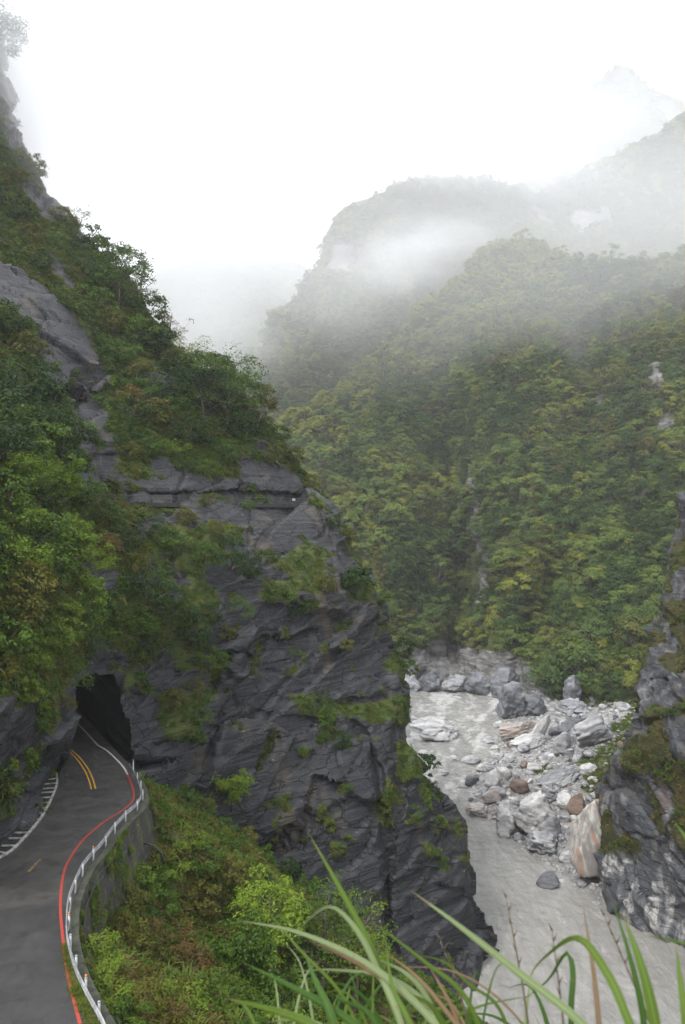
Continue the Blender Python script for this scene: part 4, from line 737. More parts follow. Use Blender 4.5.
for i in np.flatnonzero(inside):
    r = 781 * 4.0 / dist[i] * .95; r *= (1 - .3 * crest[i]) * .84 * (1 + .16 * sst(500, 640, py[i])); cx_, cy_ = int(px[i] // 14), int(py[i] // 14); bad = False
    for a in (-1, 0, 1):
        for b in (-1, 0, 1):
            for j in grid.get((cx_ + a, cy_ + b), ()):
                if (px[i] - px[j]) ** 2 + 1.35 * (py[i] - py[j]) ** 2 < r * r: bad = True; break
            if bad: break
        if bad: break
    if not bad: keep.append(i); grid.setdefault((cx_, cy_), []).append(i)
keep = np.array(keep); LOOKS = ['dark green', 'mid green', 'pale green', 'yellow-green', 'olive', 'brownish']
patch = fbm(Pp[keep] * .03, 3, 150) + .12 * sst(420, 300, py[keep]); size = .84 * (1 + .16 * sst(500, 640, py[keep])) * rng.uniform(.75, 1.3, len(keep)) * rng.choice([1, 1.35], len(keep), p=[.75, .25]) * (1 + .25 * (rng.random(len(keep)) < .1)); lk = []
for i, pa in zip(keep, patch):
    u = rng.random(); c = crest[i]
    if u < .62 * c: k = 3
    elif u < .62 * c + .06: k = 3 if (px[i] > 470 and rng.random() < .5) else 2
    elif pa > .10: k = rng.choice([2, 4, 1, 3, 2])
    elif pa < -.10: k = rng.choice([0, 0, 1, 2])
    else: k = rng.choice([0, 1, 1, 4, 2, 5], p=[.27, .23, .19, .14, .14, .03])
    lk.append(k)
lk = np.array(lk); shape = rng.integers(0, 3, len(keep)); app = 781 * 4 * size / dist[keep]; vis = (px[keep] > edge_f(py[keep]) + 10) & (px[keep] < redge_f(py[keep]) - 8) & (px[keep] < 680) & (py[keep] > 270)
rank = np.argsort(-app + np.where(vis, 0, 1e3)); ind = rank[:290]; rest = rank[290:]
def forest_place(x, y):
    if crest_at(x, y): return 'along the pale wooded crest'
    if x < 452 and y > 540: return 'low on the slope behind the slate spur' if x < 410 else 'at the foot of the ravine'
    if x < 452: return 'on the slope left of the ravine'
    if x < 485 and y > 420: return 'on the steep rib beside the ravine'
    row = 'high above' if y < 400 else 'well above' if y < 480 else 'midway above' if y < 540 else 'a little above' if y < 600 else 'just above'
    return row + (' the river bend' if x < 520 else ' the standing dark pinnacle' if x < 575 else ' the boulder bar' if x < 620 else ' the dark rock face')
def crest_at(x, y): return x < 570 and abs(np.interp(x, [300, 330, 370, 420, 470, 520, 560], [430, 405, 362, 318, 270, 246, 262]) - y) < 22
for k in ind:
    i = keep[k]; look = LOOKS[lk[k]]; s = size[k]; o = bpy.data.objects.new('forest_tree', CROWN[look][shape[k]]); C.objects.link(o); o.location = Pp[i] - UP * 1.2 * s; o.rotation_euler = (0, 0, rng.uniform(0, 6.28)); o.scale = (s, s, s * rng.uniform(.85, 1.15))
    form = ('round', 'tall', 'spreading')[shape[k]]; later(o, '%s%s%s tree %s' % ('big ' if s > 1.2 else 'small ' if s < .8 else '', form + ' ', look, forest_place(px[i], py[i])), 'tree', 'forest trees on the mountainside', px[i])
ALLC = [m for k in LOOKS for m in CROWN[k]]
scatter('forest', Pp[keep[rest]] - UP * 1.2, np.tile(UP, (len(rest), 1)), size[rest], lk[rest] * 3 + shape[rest], ALLC)
# small trees and scrub filling between the crowns
p, n, v, x, y = sample(H1, 6000, 0, front); ok = (v > .5) & (x > 235); p = p[ok]; scatter('undergrowth', p - UP * .8, np.tile(UP, (len(p), 1)), rng.uniform(.3, .55, len(p)), rng.choice(18, len(p), p=np.repeat([.45, .30, .06, .01, .16, .02], 3) / 3), ALLC)
for R, n_ in ((H2, 6500), (H3, 2600), (H4, 2200)):
    p, n, v, x, y = sample(R, n_, 0, R.nv); ok = v > .4; p = p[ok]; z = fbm(p * .01, 3, 155); pk = np.where(z > .1, rng.choice([2, 3, 4, 1], len(p)), rng.choice([0, 1, 1, 4], len(p))) * 3 + rng.integers(0, 3, len(p)); scatter('forest', p - UP * 2, np.tile(UP, (len(p), 1)), rng.uniform(.8, 1.5, len(p)), pk, ALLC)
# ------------------------------------------------------------------ boulders
def rock_mesh(name, seed, sub=4, flat=1.0, block=.5):
    import bmesh
    bm = bmesh.new(); bmesh.ops.create_icosphere(bm, subdivisions=sub, radius=1.0); v = np.array([q.co[:] for q in bm.verts]); f = np.array([[q.index for q in t.verts] for t in bm.faces]); bm.free()
    g = np.random.default_rng(seed); r = np.full(len(v), 9.0)
    for k in range(15):                                            # cut by planes, as rock breaks
        n = g.normal(size=3); n /= np.linalg.norm(n); h = g.uniform(.52, .92); d = v @ n; r = np.where(d > 1e-3, np.minimum(r, np.where(d > 1e-3, h / np.maximum(d, 1e-3), 9)), r)
    r = np.minimum(r, 1.08); v2 = v * (1 * (1 - block) + block * r)[:, None]; v2 = v2 * (1 + .10 * fbm(v * 1.3 + seed, 3, seed)[:, None] + .045 * fbm(v * 5 + seed, 3, seed + 1)[:, None])
    return np_mesh(name, v2 * np.array([1, 1, flat]), f, True)
def crag_mesh(seed):
    me = rock_mesh('boulder', seed, 5, 1, .95); v = np.empty(len(me.vertices) * 3, np.float32); me.vertices.foreach_get('co', v); v = v.reshape(-1, 3).astype(float); f1, f2, r, t = voro(v * np.array([2.0, 2.0, 3.4]) + seed, seed); v *= (1 + (r - .5) * .16 + t * .25 - .07 * sst(.08, 0, f2 - f1) + .05 * fbm(v * 6, 4, seed))[:, None]; me.vertices.foreach_set('co', v.astype(np.float32).ravel()); me.update(); return me
RM = [rock_mesh('boulder', 600 + k, 4, 1, (.85, .95, .9, 1.0, .8, .97)[k]) for k in range(6)] + [crag_mesh(650 + k) for k in range(4)]; MATN = {'pale grey': 'stone_grey', 'white': 'stone_white', 'pinkish': 'stone_pink', 'rusty brown': 'stone_brown', 'dark slate': 'stone_dark'}
RMM = {}
for nm, mt in MATN.items():
    RMM[nm] = []
    for me in RM: m2 = me.copy(); m2.name = 'boulder'; m2.materials.append(M[mt]); RMM[nm].append(m2)
def wz(x, y):
    """Survey ground point under a pixel, on the bar or the water."""
    D = 50 * F / (y - CY)
    for _ in range(6): X = (x - CX) / F * D; h = max(float(bank_h(np.array([X]), np.array([D]))[0]), -.2); D = (50 - h) * F / (y - CY)
    return np.array([(x - CX) / F * D, D, h]) * S
BG = 'boulders along the river bar'
def boulder(x, y, wpx, hpx, look, k, rot=(0, 0, 0), label=None, place=None, depth=.9, sink=.25):
    """x, y: middle of the stone's foot in the survey; wpx, hpx: its apparent width and height."""
    q = wz(x, y); m = q[1] / F; w_, h_ = wpx * m / 2, hpx * m / 2; o = bpy.data.objects.new('boulder', RMM[look][6 + k % 4 if wpx > 24 else k % 6]); C.objects.link(o)
    o.location = q + np.array([0, w_ * depth * .5, h_ * (1 - sink)]); o.scale = (w_ * 1.05, w_ * depth, h_ * (1 + sink) * 1.05); o.rotation_euler = (rot[0], rot[1], rot[2])
    if label: tag(o, label, 'boulder', BG)
    else: later(o, '%s boulder %s' % (('large ' if wpx > 26 else 'small ' if wpx < 13 else '') + look, place), 'boulder', BG, x)
    return o
boulder(437, 740, 54, 22, 'white', 0, (0, .06, .2), 'long pale flat-topped boulder standing alone in the river', depth=.8)
boulder(535, 838, 54, 46, 'white', 3, (.1, -.1, 1.2), 'biggest grey and white boulder on the point of the gravel bar')
boulder(508, 834, 30, 34, 'white', 4, (0, .2, .9), 'rough white boulder leaning against the biggest one, at the water edge')
boulder(550, 842, 24, 25, 'pale grey', 3, (0, 0, .4), 'upright grey boulder right of the biggest one')
boulder(545, 853, 42, 17, 'pale grey', 1, (0, .12, 0), 'low greenish grey boulder in front of the biggest one')
boulder(579, 815, 19, 20, 'rusty brown', 2, (0, 0, 0), 'rusty brown rounded boulder behind the pink slab', depth=1)
boulder(567, 808, 22, 15, 'white', 5, (0, 0, .5), 'white and violet boulder left of the rusty brown one')
boulder(597, 806, 26, 12, 'pale grey', 1, (0, -.1, .5), 'flat grey slab boulder behind the rusty brown one')
boulder(552, 800, 26, 18, 'pale grey', 3, (0, .1, .2), 'grey block behind the biggest boulder')
boulder(561, 785, 50, 15, 'pale grey', 4, (0, -.32, .2), 'long tilted grey slab lying across the middle of the bar', depth=.5)
boulder(521, 793, 19, 14, 'rusty brown', 0, (0, 0, .3), 'brownish grey boulder above the biggest one', depth=1)
boulder(594, 745, 62, 26, 'pale grey', 1, (.2, -.35, .2), 'long tilted grey marble slab below the dark rock face', depth=.5)
boulder(520, 738, 44, 17, 'pinkish', 2, (0, -.2, .2), 'pink streaked boulder at the head of the bar', depth=.7)
boulder(541, 742, 18, 28, 'white', 5, (.1, .35, .2), 'tilted white slab beside the pink streaked boulder', depth=.5)
boulder(530, 748, 40, 14, 'white', 4, (0, -.25, .1), 'low white slab in front of the pink streaked boulder', depth=.6)
boulder(573, 706, 26, 32, 'dark slate', 3, (.05, .1, .4), 'dark upright pinnacle standing at the forest edge', depth=.7)
boulder(587, 683, 20, 17, 'pale grey', 5, (0, .15, .5), 'angular grey block perched above the dark pinnacle')
boulder(576, 712, 30, 13, 'pale grey', 0, (0, 0, .1), 'pale slab at the foot of the dark pinnacle')
boulder(493, 697, 16, 12, 'pinkish', 2, (0, 0, 0), 'pinkish boulder at the far bend of the river', depth=1)
boulder(513, 718, 34, 32, 'dark slate', 1, (0, 0, .3), 'grey outcrop boulder at the water edge below the forest')
boulder(536, 715, 26, 22, 'dark slate', 4, (0, .2, 0), 'grey crag right of the outcrop boulder')
boulder(495, 789, 22, 17, 'white', 5, (0, 0, .4), 'white boulder in the shallows above the gravel point')
boulder(505, 779, 18, 12, 'white', 0, (0, 0, .1), 'whitish boulder at the upper waterline of the bar')
boulder(491, 804, 20, 13, 'pinkish', 3, (0, 0, .3), 'pinkish boulder in the shallows left of the biggest one')
boulder(478, 817, 30, 11, 'pinkish', 1, (0, 0, .1), 'low tan pink boulder at the lip of the rapids')
boulder(496, 800, 20, 14, 'pale grey', 4, (0, 0, 0), 'wet grey boulder beside the pinkish shallows boulder')
boulder(515, 806, 14, 9, 'white', 0, (0, 0, .3), 'small bright white boulder above the biggest one')
boulder(551, 889, 24, 14, 'dark slate', 2, (0, 0, .3), 'dark jagged boulder at the waterline left of the pink slab')
for x, y, w_, h_, lk_, lb in [(408, 692, 30, 18, 'pale grey', 'grey crag at the far waterline beside the slate spur'), (432, 692, 30, 24, 'dark slate', 'dark crag at the far waterline under the ravine'), (456, 693, 30, 20, 'pale grey', 'broken grey crag at the far waterline under the wooded rib'), (480, 696, 32, 26, 'dark slate', 'dark crag at the far waterline just before the bar begins'), (505, 700, 36, 30, 'dark slate', 'dark crag standing where the forest meets the bar')]: boulder(x, y, w_, h_, lk_, int(x), (.1, .1, x), lb, depth=.9, sink=.3)
boulder(562, 756, 20, 24, 'pale grey', 3, (0, .2, .3), 'upright grey boulder in the middle of the bar')
boulder(578, 738, 40, 22, 'dark slate', 4, (.1, -.3, .1), 'dark tilted slab above the long marble slab', depth=.6)
used = [(437, 728, 30), (530, 815, 34), (545, 846, 20), (579, 806, 12), (561, 778, 22), (594, 735, 28), (520, 728, 22), (541, 735, 12), (573, 692, 14), (513, 705, 18), (536, 705, 14), (495, 780, 12)]
def bar_place(x, y):
    if y < 730: return 'at the head of the bar below the forest'
    if y < 755: return 'on the upper bar near the pink streaked boulder' if x < 560 else 'on the upper bar below the dark pinnacle'
    if y < 790: return 'in the shallows beside the upper bar' if x < 500 else 'amid the middle of the bar' if x < 550 else 'on the bar near the dark rock face'
    if y < 830: return 'in the rapids above the gravel point' if x < 495 else 'behind the biggest boulder'
    return 'on the gravel strip by the pink slab'
cand = [(rng.uniform(470, 626), rng.uniform(697, 888)) for _ in range(2600)]; got = 0
for x, y in cand:
    if got >= 90: break
    D = 50 * F / (y - CY); s = (x - CX) / F * D - float(bank_edge(D))
    if s < -3.2 or x > redge_f(y) - 4 or (s < 0 and (y > 805 or rng.random() < .6)): continue
    if y > 845 and rng.random() < .55: continue
    r = (rng.gamma(1.3, 2.1) + 2.2) * (1.15 if y > 740 else .95); r = min(r, 13)
    if any((x - a) ** 2 + (1.5 * (y - 4 - b)) ** 2 < (c * .8 + r * .72) ** 2 for a, b, c in used): continue
    if s > 26 and rng.random() < .5: continue
    used.append((x, y - r * .3, r)); got += 1; look = rng.choice(list(MATN), p=[.56, .22, .07, .05, .10]); boulder(x, y, 2 * r, 2 * r * rng.uniform(.38, .7), look, int(rng.integers(6)), (rng.normal() * .15, rng.normal() * .2, rng.uniform(0, 3)), None, bar_place(x, y), rng.uniform(.7, 1), .38)
for x, y, w_, h_, look in [(414, 722, 12, 6, 'pale grey'), (424, 757, 18, 6, 'white'), (455, 762, 12, 6, 'white'), (472, 765, 22, 9, 'white'), (463, 790, 10, 5, 'pale grey'), (482, 772, 14, 8, 'white'), (445, 776, 12, 5, 'pale grey'), (487, 745, 14, 7, 'pale grey'), (498, 728, 12, 7, 'white')]:
    boulder(x, y, w_, h_, look, int(x) % 6, (0, 0, x), None, 'awash in the rapids', .9, .35)
# the pink and white slab leaning on the right-hand cliff
sm_ = rock_mesh('rock_slab', 641, 5, 1, .9); v = np.empty(len(sm_.vertices) * 3, np.float32); sm_.vertices.foreach_get('co', v); v = v.reshape(-1, 3).astype(float); v *= (1 + .10 * fbm(v * np.array([2.2, 2.2, 1.4]) + 3, 5, 642) + .04 * np.abs(fbm(v * 5, 4, 643)))[:, None]; sm_.vertices.foreach_set('co', v.astype(np.float32).ravel()); sm_.update()
o = bpy.data.objects.new('rock_slab', sm_); C.objects.link(o); q = wz(598, 893); m = q[1] / F; o.location = q + np.array([0, 2.6, 46 * m]); o.scale = (27 * m, 3.4, 54 * m); o.rotation_euler = (.12, -.30, .35)
t = NT('pink_white_marble'); p = t.pos((.35, .5, .13), (.1, .5, .2), True); b = t.noise(t.pos((2.2, 2, .7), (.1, .5, .2), True), 1.2, 6, .65, 1.6); b2 = t.noise(t.pos((2.4, 1, .6), (0, .6, 0), True), .9, 4, .6, .8)
col = t.mix(t.ramp(b, .38, .62), (.27, .25, .235), (.46, .445, .42)); col = t.mix(t.math('MULTIPLY', t.ramp(b2, .50, .60), .8), col, (.38, .22, .15)); col = t.mix(t.math('MULTIPLY', t.ramp(t.noise(t.pos((2, 2, 1), obj=True), 3, 5, .7), .55, .7), .6), col, (.17, .165, .165))
o.data.materials.append(t.done(col, .5, t.bump(b, .7, .2))); tag(o, 'tall pink and white marble slab leaning on the dark rock face', 'rock slab')
# loose stones of the bar
ok = (rng.random(gp.shape[0] * gp.shape[1]) < .15) & ((gs > -1.6) & (gs < 30)).ravel(); p = gp.reshape(-1, 3)[ok]; pm = []
for nm in ('pale grey', 'white', 'pale grey', 'dark slate', 'pinkish'):
    m2 = rock_mesh('stone', 660 + len(pm), 2, .7, .6); m2.materials.append(M[MATN[nm]]); pm.append(m2)
scatter('gravel', p, np.tile(UP, (len(p), 1)) + rng.normal(size=(len(p), 3)) * .2, .12 + rng.gamma(1.5, .15, len(p)), rng.choice(5, len(p), p=[.4, .2, .2, .12, .08]), pm)

# ------------------------------------------------------------------ guardrail
M['zinc'] = m_plain('galvanised_steel', (.27, .28, .29), .5, .35, 2.0, .4); M['post'] = m_plain('pale_post_paint', (.33, .335, .335), .55, .3, 3.0, .1)
M['orange'] = m_plain('orange_reflector', (.50, .16, .03), .4, .2, 5); M['concrete'] = m_plain('stained_concrete', (.030, .033, .021), .8, .6, 1.4, bump=.05); M['kerb_white'] = m_plain('white_kerb_paint', (.27, .265, .25), .65, .5, 2.5)
RNn = np.c_[RN, np.zeros(160)]
g_ = empty('guardrail', rail[60]); tag(g_, 'pale steel guardrail on posts along the outer edge of the bending road', 'guardrail')
def rel(o, root): o.location = -np.array(root.location); return o
prof = [(0, .42), (.07, .47), (.07, .53), (.0, .58), (.0, .62), (.07, .67), (.07, .73), (0, .78)]
v = np.stack([rail - RNn * (.06 + a) + UP * z for a, z in prof] + [rail - RNn * (.05 + a) + UP * z for a, z in prof[::-1]]); v = np.r_[v, v[:1]]
me = np_mesh('rail_beam', v.reshape(-1, 3), grid_faces(v.shape[0], 160)); rel(link_mesh('rail_beam', me, M['zinc'], g_), g_)
ss = np.r_[0, np.cumsum(np.linalg.norm(np.diff(rail, axis=0), axis=1))]; npost = int(ss[-1] / 2.45)
for k in range(npost + 1):
    u = k * 2.45 + .1; c = np.array([np.interp(u, ss, rail[:, i]) for i in range(3)]); i = int(np.argmin(np.abs(ss - u))); t = np.gradient(rail, axis=0)[i]; t /= np.linalg.norm(t); n = RNn[i]
    h = .95 if k < npost else 1.35; mb = MB(); mb.tube([(0, 0, -.4), (0, 0, h)], .068, 10); o = mb.build('post', M['post'], g_, True); o.location = c + n * .06 - np.array(g_.location)
    mb = MB(); mb.tube([(0, 0, h), (0, 0, h + .04), (0, 0, h + .07)], [.08, .08, .03], 10); mb.build('post_cap', M['zinc'], o, True)
    if k in (2, 5, 8, 12, npost): mb = MB(); mb.tube([(0, 0, h + .072), (0, 0, h + .12), (0, 0, h + .2)], [.03, .07, .06], 8); mb.build('reflector', M['orange'], o, True)

# ------------------------------------------------------------------ retaining wall of mossy masonry
t = NT('mossy_masonry'); br = t.t.nodes.new('ShaderNodeTexBrick'); uvp = t.t.nodes.new('ShaderNodeCombineXYZ'); t.set(uvp, 0, t.at('run')); t.set(uvp, 1, t.at('rise')); t.t.links.new(uvp.outputs[0], br.inputs['Vector'])
for k_, v_ in (('Scale', 1.0), ('Brick Width', .8), ('Row Height', .42), ('Mortar Size', .035), ('Color1', (.018, .0175, .016, 1)), ('Color2', (.040, .038, .034, 1)), ('Mortar', (.018, .018, .017, 1))): br.inputs[k_].default_value = v_
p = t.pos(); col = t.mix(t.math('MULTIPLY', t.ramp(t.noise(p, .5, 5, .65), .45, .65), .75), br.outputs['Color'], (.024, .024, .022)); col = t.mix(t.math('MULTIPLY', t.ramp(t.noise(t.pos((1, 1, .18)), .9, 5, .7), .50, .62), .85), col, (.060, .068, .018)); col = t.mix(t.math('MULTIPLY', t.ramp(t.noise(t.pos((1, 1, .4)), 1.6, 5, .7), .64, .7), .8), col, (.24, .25, .17))
M['masonry'] = t.done(col, .75, t.bump(t.math('SUBTRACT', t.noise(p, 4, 4), br.outputs['Fac']), .8, .08))
a, b = 8, 152; rw = empty('retaining_wall', rail[80] + UP * -2); tag(rw, 'mossy stone retaining wall holding up the outside of the road', 'wall'); seg = rail[a:b]; nn = RNn[a:b]; rows = []
for k in range(26): z = -.02 - k * .28; rows.append(seg + nn * (.62 + k * .045) + UP * z)
v = np.stack(rows); v = v + np.stack([nn] * 26) * (fbm(v * .5, 3, 170) * .12)[..., None]; me = np_mesh('stonework', v.reshape(-1, 3), grid_faces(26, b - a), True); attr(me, 'run', np.repeat(ss[a:b][None], 26, 0)); attr(me, 'rise', np.repeat(-np.arange(26)[:, None] * .28, b - a, 1)); rel(link_mesh('stonework', me, M['masonry'], rw), rw)
v = np.stack([seg + nn * .12 + UP * .006, seg + nn * .12 + UP * .11, seg + nn * .66 + UP * .11, seg + nn * .66 - UP * .25]); rel(link_mesh('coping', np_mesh('coping', v.reshape(-1, 3), grid_faces(4, b - a)), M['concrete'], rw), rw)
i = int(np.argmin(np.abs(rail[:, 1] - road_depth(815) * S) + (rail[:, 0] < -20) * 99)); q = rail[i] + RNn[i] * 1.1 - UP * 2.4; mb = MB(); mb.tube([q - RNn[i] * .5, q + RNn[i] * .3, q + RNn[i] * .9 - UP * .15, q + RNn[i] * 1.5 - UP * .7, q + RNn[i] * 1.7 - UP * 1.6], .09, 8); M['black'] = m_plain('black_plastic', (.015, .015, .016), .5, .2, 3); rel(mb.build('drain_pipe', M['black'], rw, True), rw)
# thin black cable pipe along the bend, outside the wall
pp = rail[20:100] + RNn[20:100] * 1.0 - UP * (.35 + .1 * np.sin(np.arange(80) * .35))[:, None]; o = MB(); o.tube(pp, .05, 6); o = o.build('pipe', M['black'], None, True); tag(o, 'thin black pipe running along the outer face of the retaining wall', 'pipe')

# ------------------------------------------------------------------ gutter beside the rock
gl = smooth(R3([(-60, 888), (-20, 869), (0, 858), (15, 848), (40, 820), (51, 800), (57, 784), (56.5, 774)]), 90); gl[:, 2] = RZ; dg = np.gradient(gl, axis=0); ng_ = np.stack([-dg[:, 1], dg[:, 0], 0 * dg[:, 0]], -1); ng_ /= np.linalg.norm(ng_, axis=1, keepdims=True)
if (ng_[40] @ np.array([-1, 0, 0])) < 0: ng_ = -ng_
gu = empty('drainage_gutter', gl[45]); tag(gu, 'open roadside gutter with white kerb and white cross bars beneath the rock', 'gutter')
def sweep(name, base, nrm, pr, mat, par): v = np.stack([base + nrm * a_ + UP * z_ for a_, z_ in pr + pr[:1]]); o = link_mesh(name, np_mesh(name, v.reshape(-1, 3), grid_faces(len(pr) + 1, len(base))), mat, par); rel(o, par); return o
sweep('kerb', gl, ng_, [(-.09, .006), (-.09, .14), (.10, .14), (.10, .006)], M['kerb_white'], gu); sweep('channel', gl, ng_, [(.125, .012), (1.15, .012), (1.2, .3), (1.3, .3), (1.3, .005), (.125, .005)], M['tunnel'], gu)
s_ = np.r_[0, np.cumsum(np.linalg.norm(np.diff(gl, axis=0), axis=1))]
for k in range(int(s_[-1] / 1.3)):
    i = int(np.argmin(np.abs(s_ - (k + .5) * 1.3))); t_ = dg[i] / np.linalg.norm(dg[i]); mb = MB(); mb.box((0, 0, 0), [ng_[i], t_, UP], (.50, .075, .05)); o = mb.build('cross_bar', M['kerb_white'], gu); o.location = gl[i] + ng_[i] * .63 + UP * .1 - np.array(gu.location)

# ------------------------------------------------------------------ footpath ledge with its railing
M['path'] = m_plain('footpath_rock', (.035, .036, .034), .8, .5, 2); lx = np.arange(92, 332, 4.0); lpth = []
for x in lx: lpth.append(P(x, 503.5, float(dfun(np.array([x]), np.array([503.0]))[0]) + .3))
lpth = np.array(lpth); k = np.ones(7) / 7
for i in range(3): lpth[3:-3, i] = np.convolve(lpth[:, i], k, 'valid')
lpth[:, 2] = lpth[:, 2].mean(); tz = np.gradient(lpth, axis=0); on_ = np.stack([tz[:, 1], -tz[:, 0], 0 * tz[:, 0]], -1); on_ /= np.linalg.norm(on_, axis=1, keepdims=True)
v = np.stack([lpth + on_ * a_ + UP * z_ for a_, z_ in ((-3.2, .02), (.1, .02), (.0, -.5), (-3.2, -.5))]); structure(link_mesh('footpath', np_mesh('footpath', v.reshape(-1, 3), grid_faces(4, len(lx))), M['path']))
fe = empty('path_railing', lpth[30]); tag(fe, 'low dark railing along the footpath ledge across the slate spur', 'railing'); M['rail_dark'] = m_plain('weathered_rail', (.035, .035, .035), .6, .3, 4)
fp = lpth + on_ * .1; s_ = np.r_[0, np.cumsum(np.linalg.norm(np.diff(fp, axis=0), axis=1))]
for z_ in (.5, .95): mb = MB(); mb.tube(fp + UP * z_, .035, 5); rel(mb.build('rail', M['rail_dark'], fe, True), fe)
for k in range(int(s_[-1] / 2.0) + 1):
    c = np.array([np.interp(k * 2.0, s_, fp[:, i]) for i in range(3)]); mb = MB(); mb.tube([(0, 0, -.1), (0, 0, 1.05)], .05, 6); o = mb.build('post', M['rail_dark'], fe, True); o.location = c - np.array(fe.location)
i = int(np.argmin(np.abs(lx - 298))); bs = empty('notice_board', lpth[i] + UP * .02 - on_[i] * .5); tag(bs, 'small white board on the footpath near the end of the spur', 'board'); t_ = tz[i] / np.linalg.norm(tz[i]); mb = MB(); mb.box((0, 0, .75), [t_, on_[i], UP], (.30, .04, .18)); M['white'] = m_plain('white_board', (.45, .45, .44), .5, .1, 3); mb.build('panel', M['white'], bs)
for sg in (-1, 1): mb = MB(); mb.box(t_ * .34 * sg + UP * .4 - on_[i] * .07, [t_, on_[i], UP], (.03, .025, .42)); mb.build('leg', M['rail_dark'], bs)

# ------------------------------------------------------------------ tall grass at the viewpoint

def m_blade(name, a, b, tip, tip_from):
    t = NT(name); r = t.rand(); p = t.pos(); ac = t.at('across'); al = t.at('along'); vein = t.math('ABSOLUTE', t.math('SUBTRACT', ac, 1.0)); fib = t.math('SINE', t.math('MULTIPLY', ac, 26.0))
    col = t.mix(t.math('ADD', t.math('MULTIPLY', r, .6), t.math('MULTIPLY', t.noise(p, 14, 4, .7), .4)), a, b); col = t.mix(t.math('MULTIPLY', t.ramp(vein, .16, .0), .55), col, tuple(min(1, x * 1.8 + .03) for x in b))
    col = t.mix(t.math('MULTIPLY', fib, .12), col, tuple(x * .6 for x in a)); wear = t.ramp(t.math('ADD', al, t.math('MULTIPLY', t.math('SUBTRACT', t.noise(p, 30, 4, .7), .5), .5)), tip_from, tip_from + .16); col = t.mix(wear, col, tip)
    col = t.mix(t.math('MULTIPLY', t.ramp(t.noise(p, 60, 3, .7), .62, .7), .5), col, tip); return t.done(col, .55, t.bump(fib, .25, .002), .2, 0, .3)
M['blade'] = m_blade('silvergrass_blade', (.055, .105, .012), (.090, .140, .020), (.17, .12, .05), .90); M['blade_pale'] = m_blade('pale_blade', (.15, .20, .09), (.21, .26, .13), (.20, .13, .08), .88); M['blade_dead'] = m_blade('dead_blade', (.14, .090, .048), (.21, .145, .085), (.10, .06, .035), .8); M['blade_dark'] = m_blade('dark_blade', (.028, .070, .010), (.05, .105, .016), (.15, .10, .04), .92); M['stalk'] = m_plain('dry_stalk', (.095, .072, .046), .7, .25, 20)
def blade(root, pts, wpx, mat, tip=.06, fold=.35, tw=0.0):
    """pts: survey azimuth, elevation and distance in metres of points from the base to the tip."""
    w = np.array([CAM + np.array([(x - CX) / F * d, d, -(y - CY) / F * d]) for x, y, d in pts]); c = smooth(w, 26); t = np.gradient(c, axis=0); t /= np.linalg.norm(t, axis=1, keepdims=True)
    sd = np.cross(t, np.array([0.05, -1, .25])); sd /= np.linalg.norm(sd, axis=1, keepdims=True); nr = np.cross(sd, t); u = np.linspace(0, 1, 26); ang = tw * u; sd, nr = sd * np.cos(ang)[:, None] + nr * np.sin(ang)[:, None], nr * np.cos(ang)[:, None] - sd * np.sin(ang)[:, None]
    hw = wpx * .8 / F * pts[len(pts) // 2][2] / 2 * np.clip(np.minimum(.75 + .5 * u, 1) * (1 - u ** 2.6) + tip * .3, .02, 1); v = np.stack([c - sd * hw[:, None], c + nr * (hw * fold)[:, None], c + sd * hw[:, None]], 1)
    me = np_mesh('blade', v.reshape(-1, 3) - np.array(root.location), grid_faces(26, 3), True); attr(me, 'along', np.repeat(u, 3)); attr(me, 'across', np.tile([0, 1, 2], 26)); return link_mesh('blade', me, M[mat], root)
def clump(x, d, label): r_ = empty('grass_clump', CAM + np.array([(x - CX) / F * d, d, -1.6])); tag(r_, label, 'grass clump', 'tall grass at the viewpoint'); return r_
ca = clump(440, 1.5, 'arching silvergrass clump with long pale and dry drooping blades'); cb = clump(610, 1.4, 'clump of broad upright green grass blades rising before the river'); cc_ = clump(545, 1.7, 'thin brown seed stalks standing before the river')
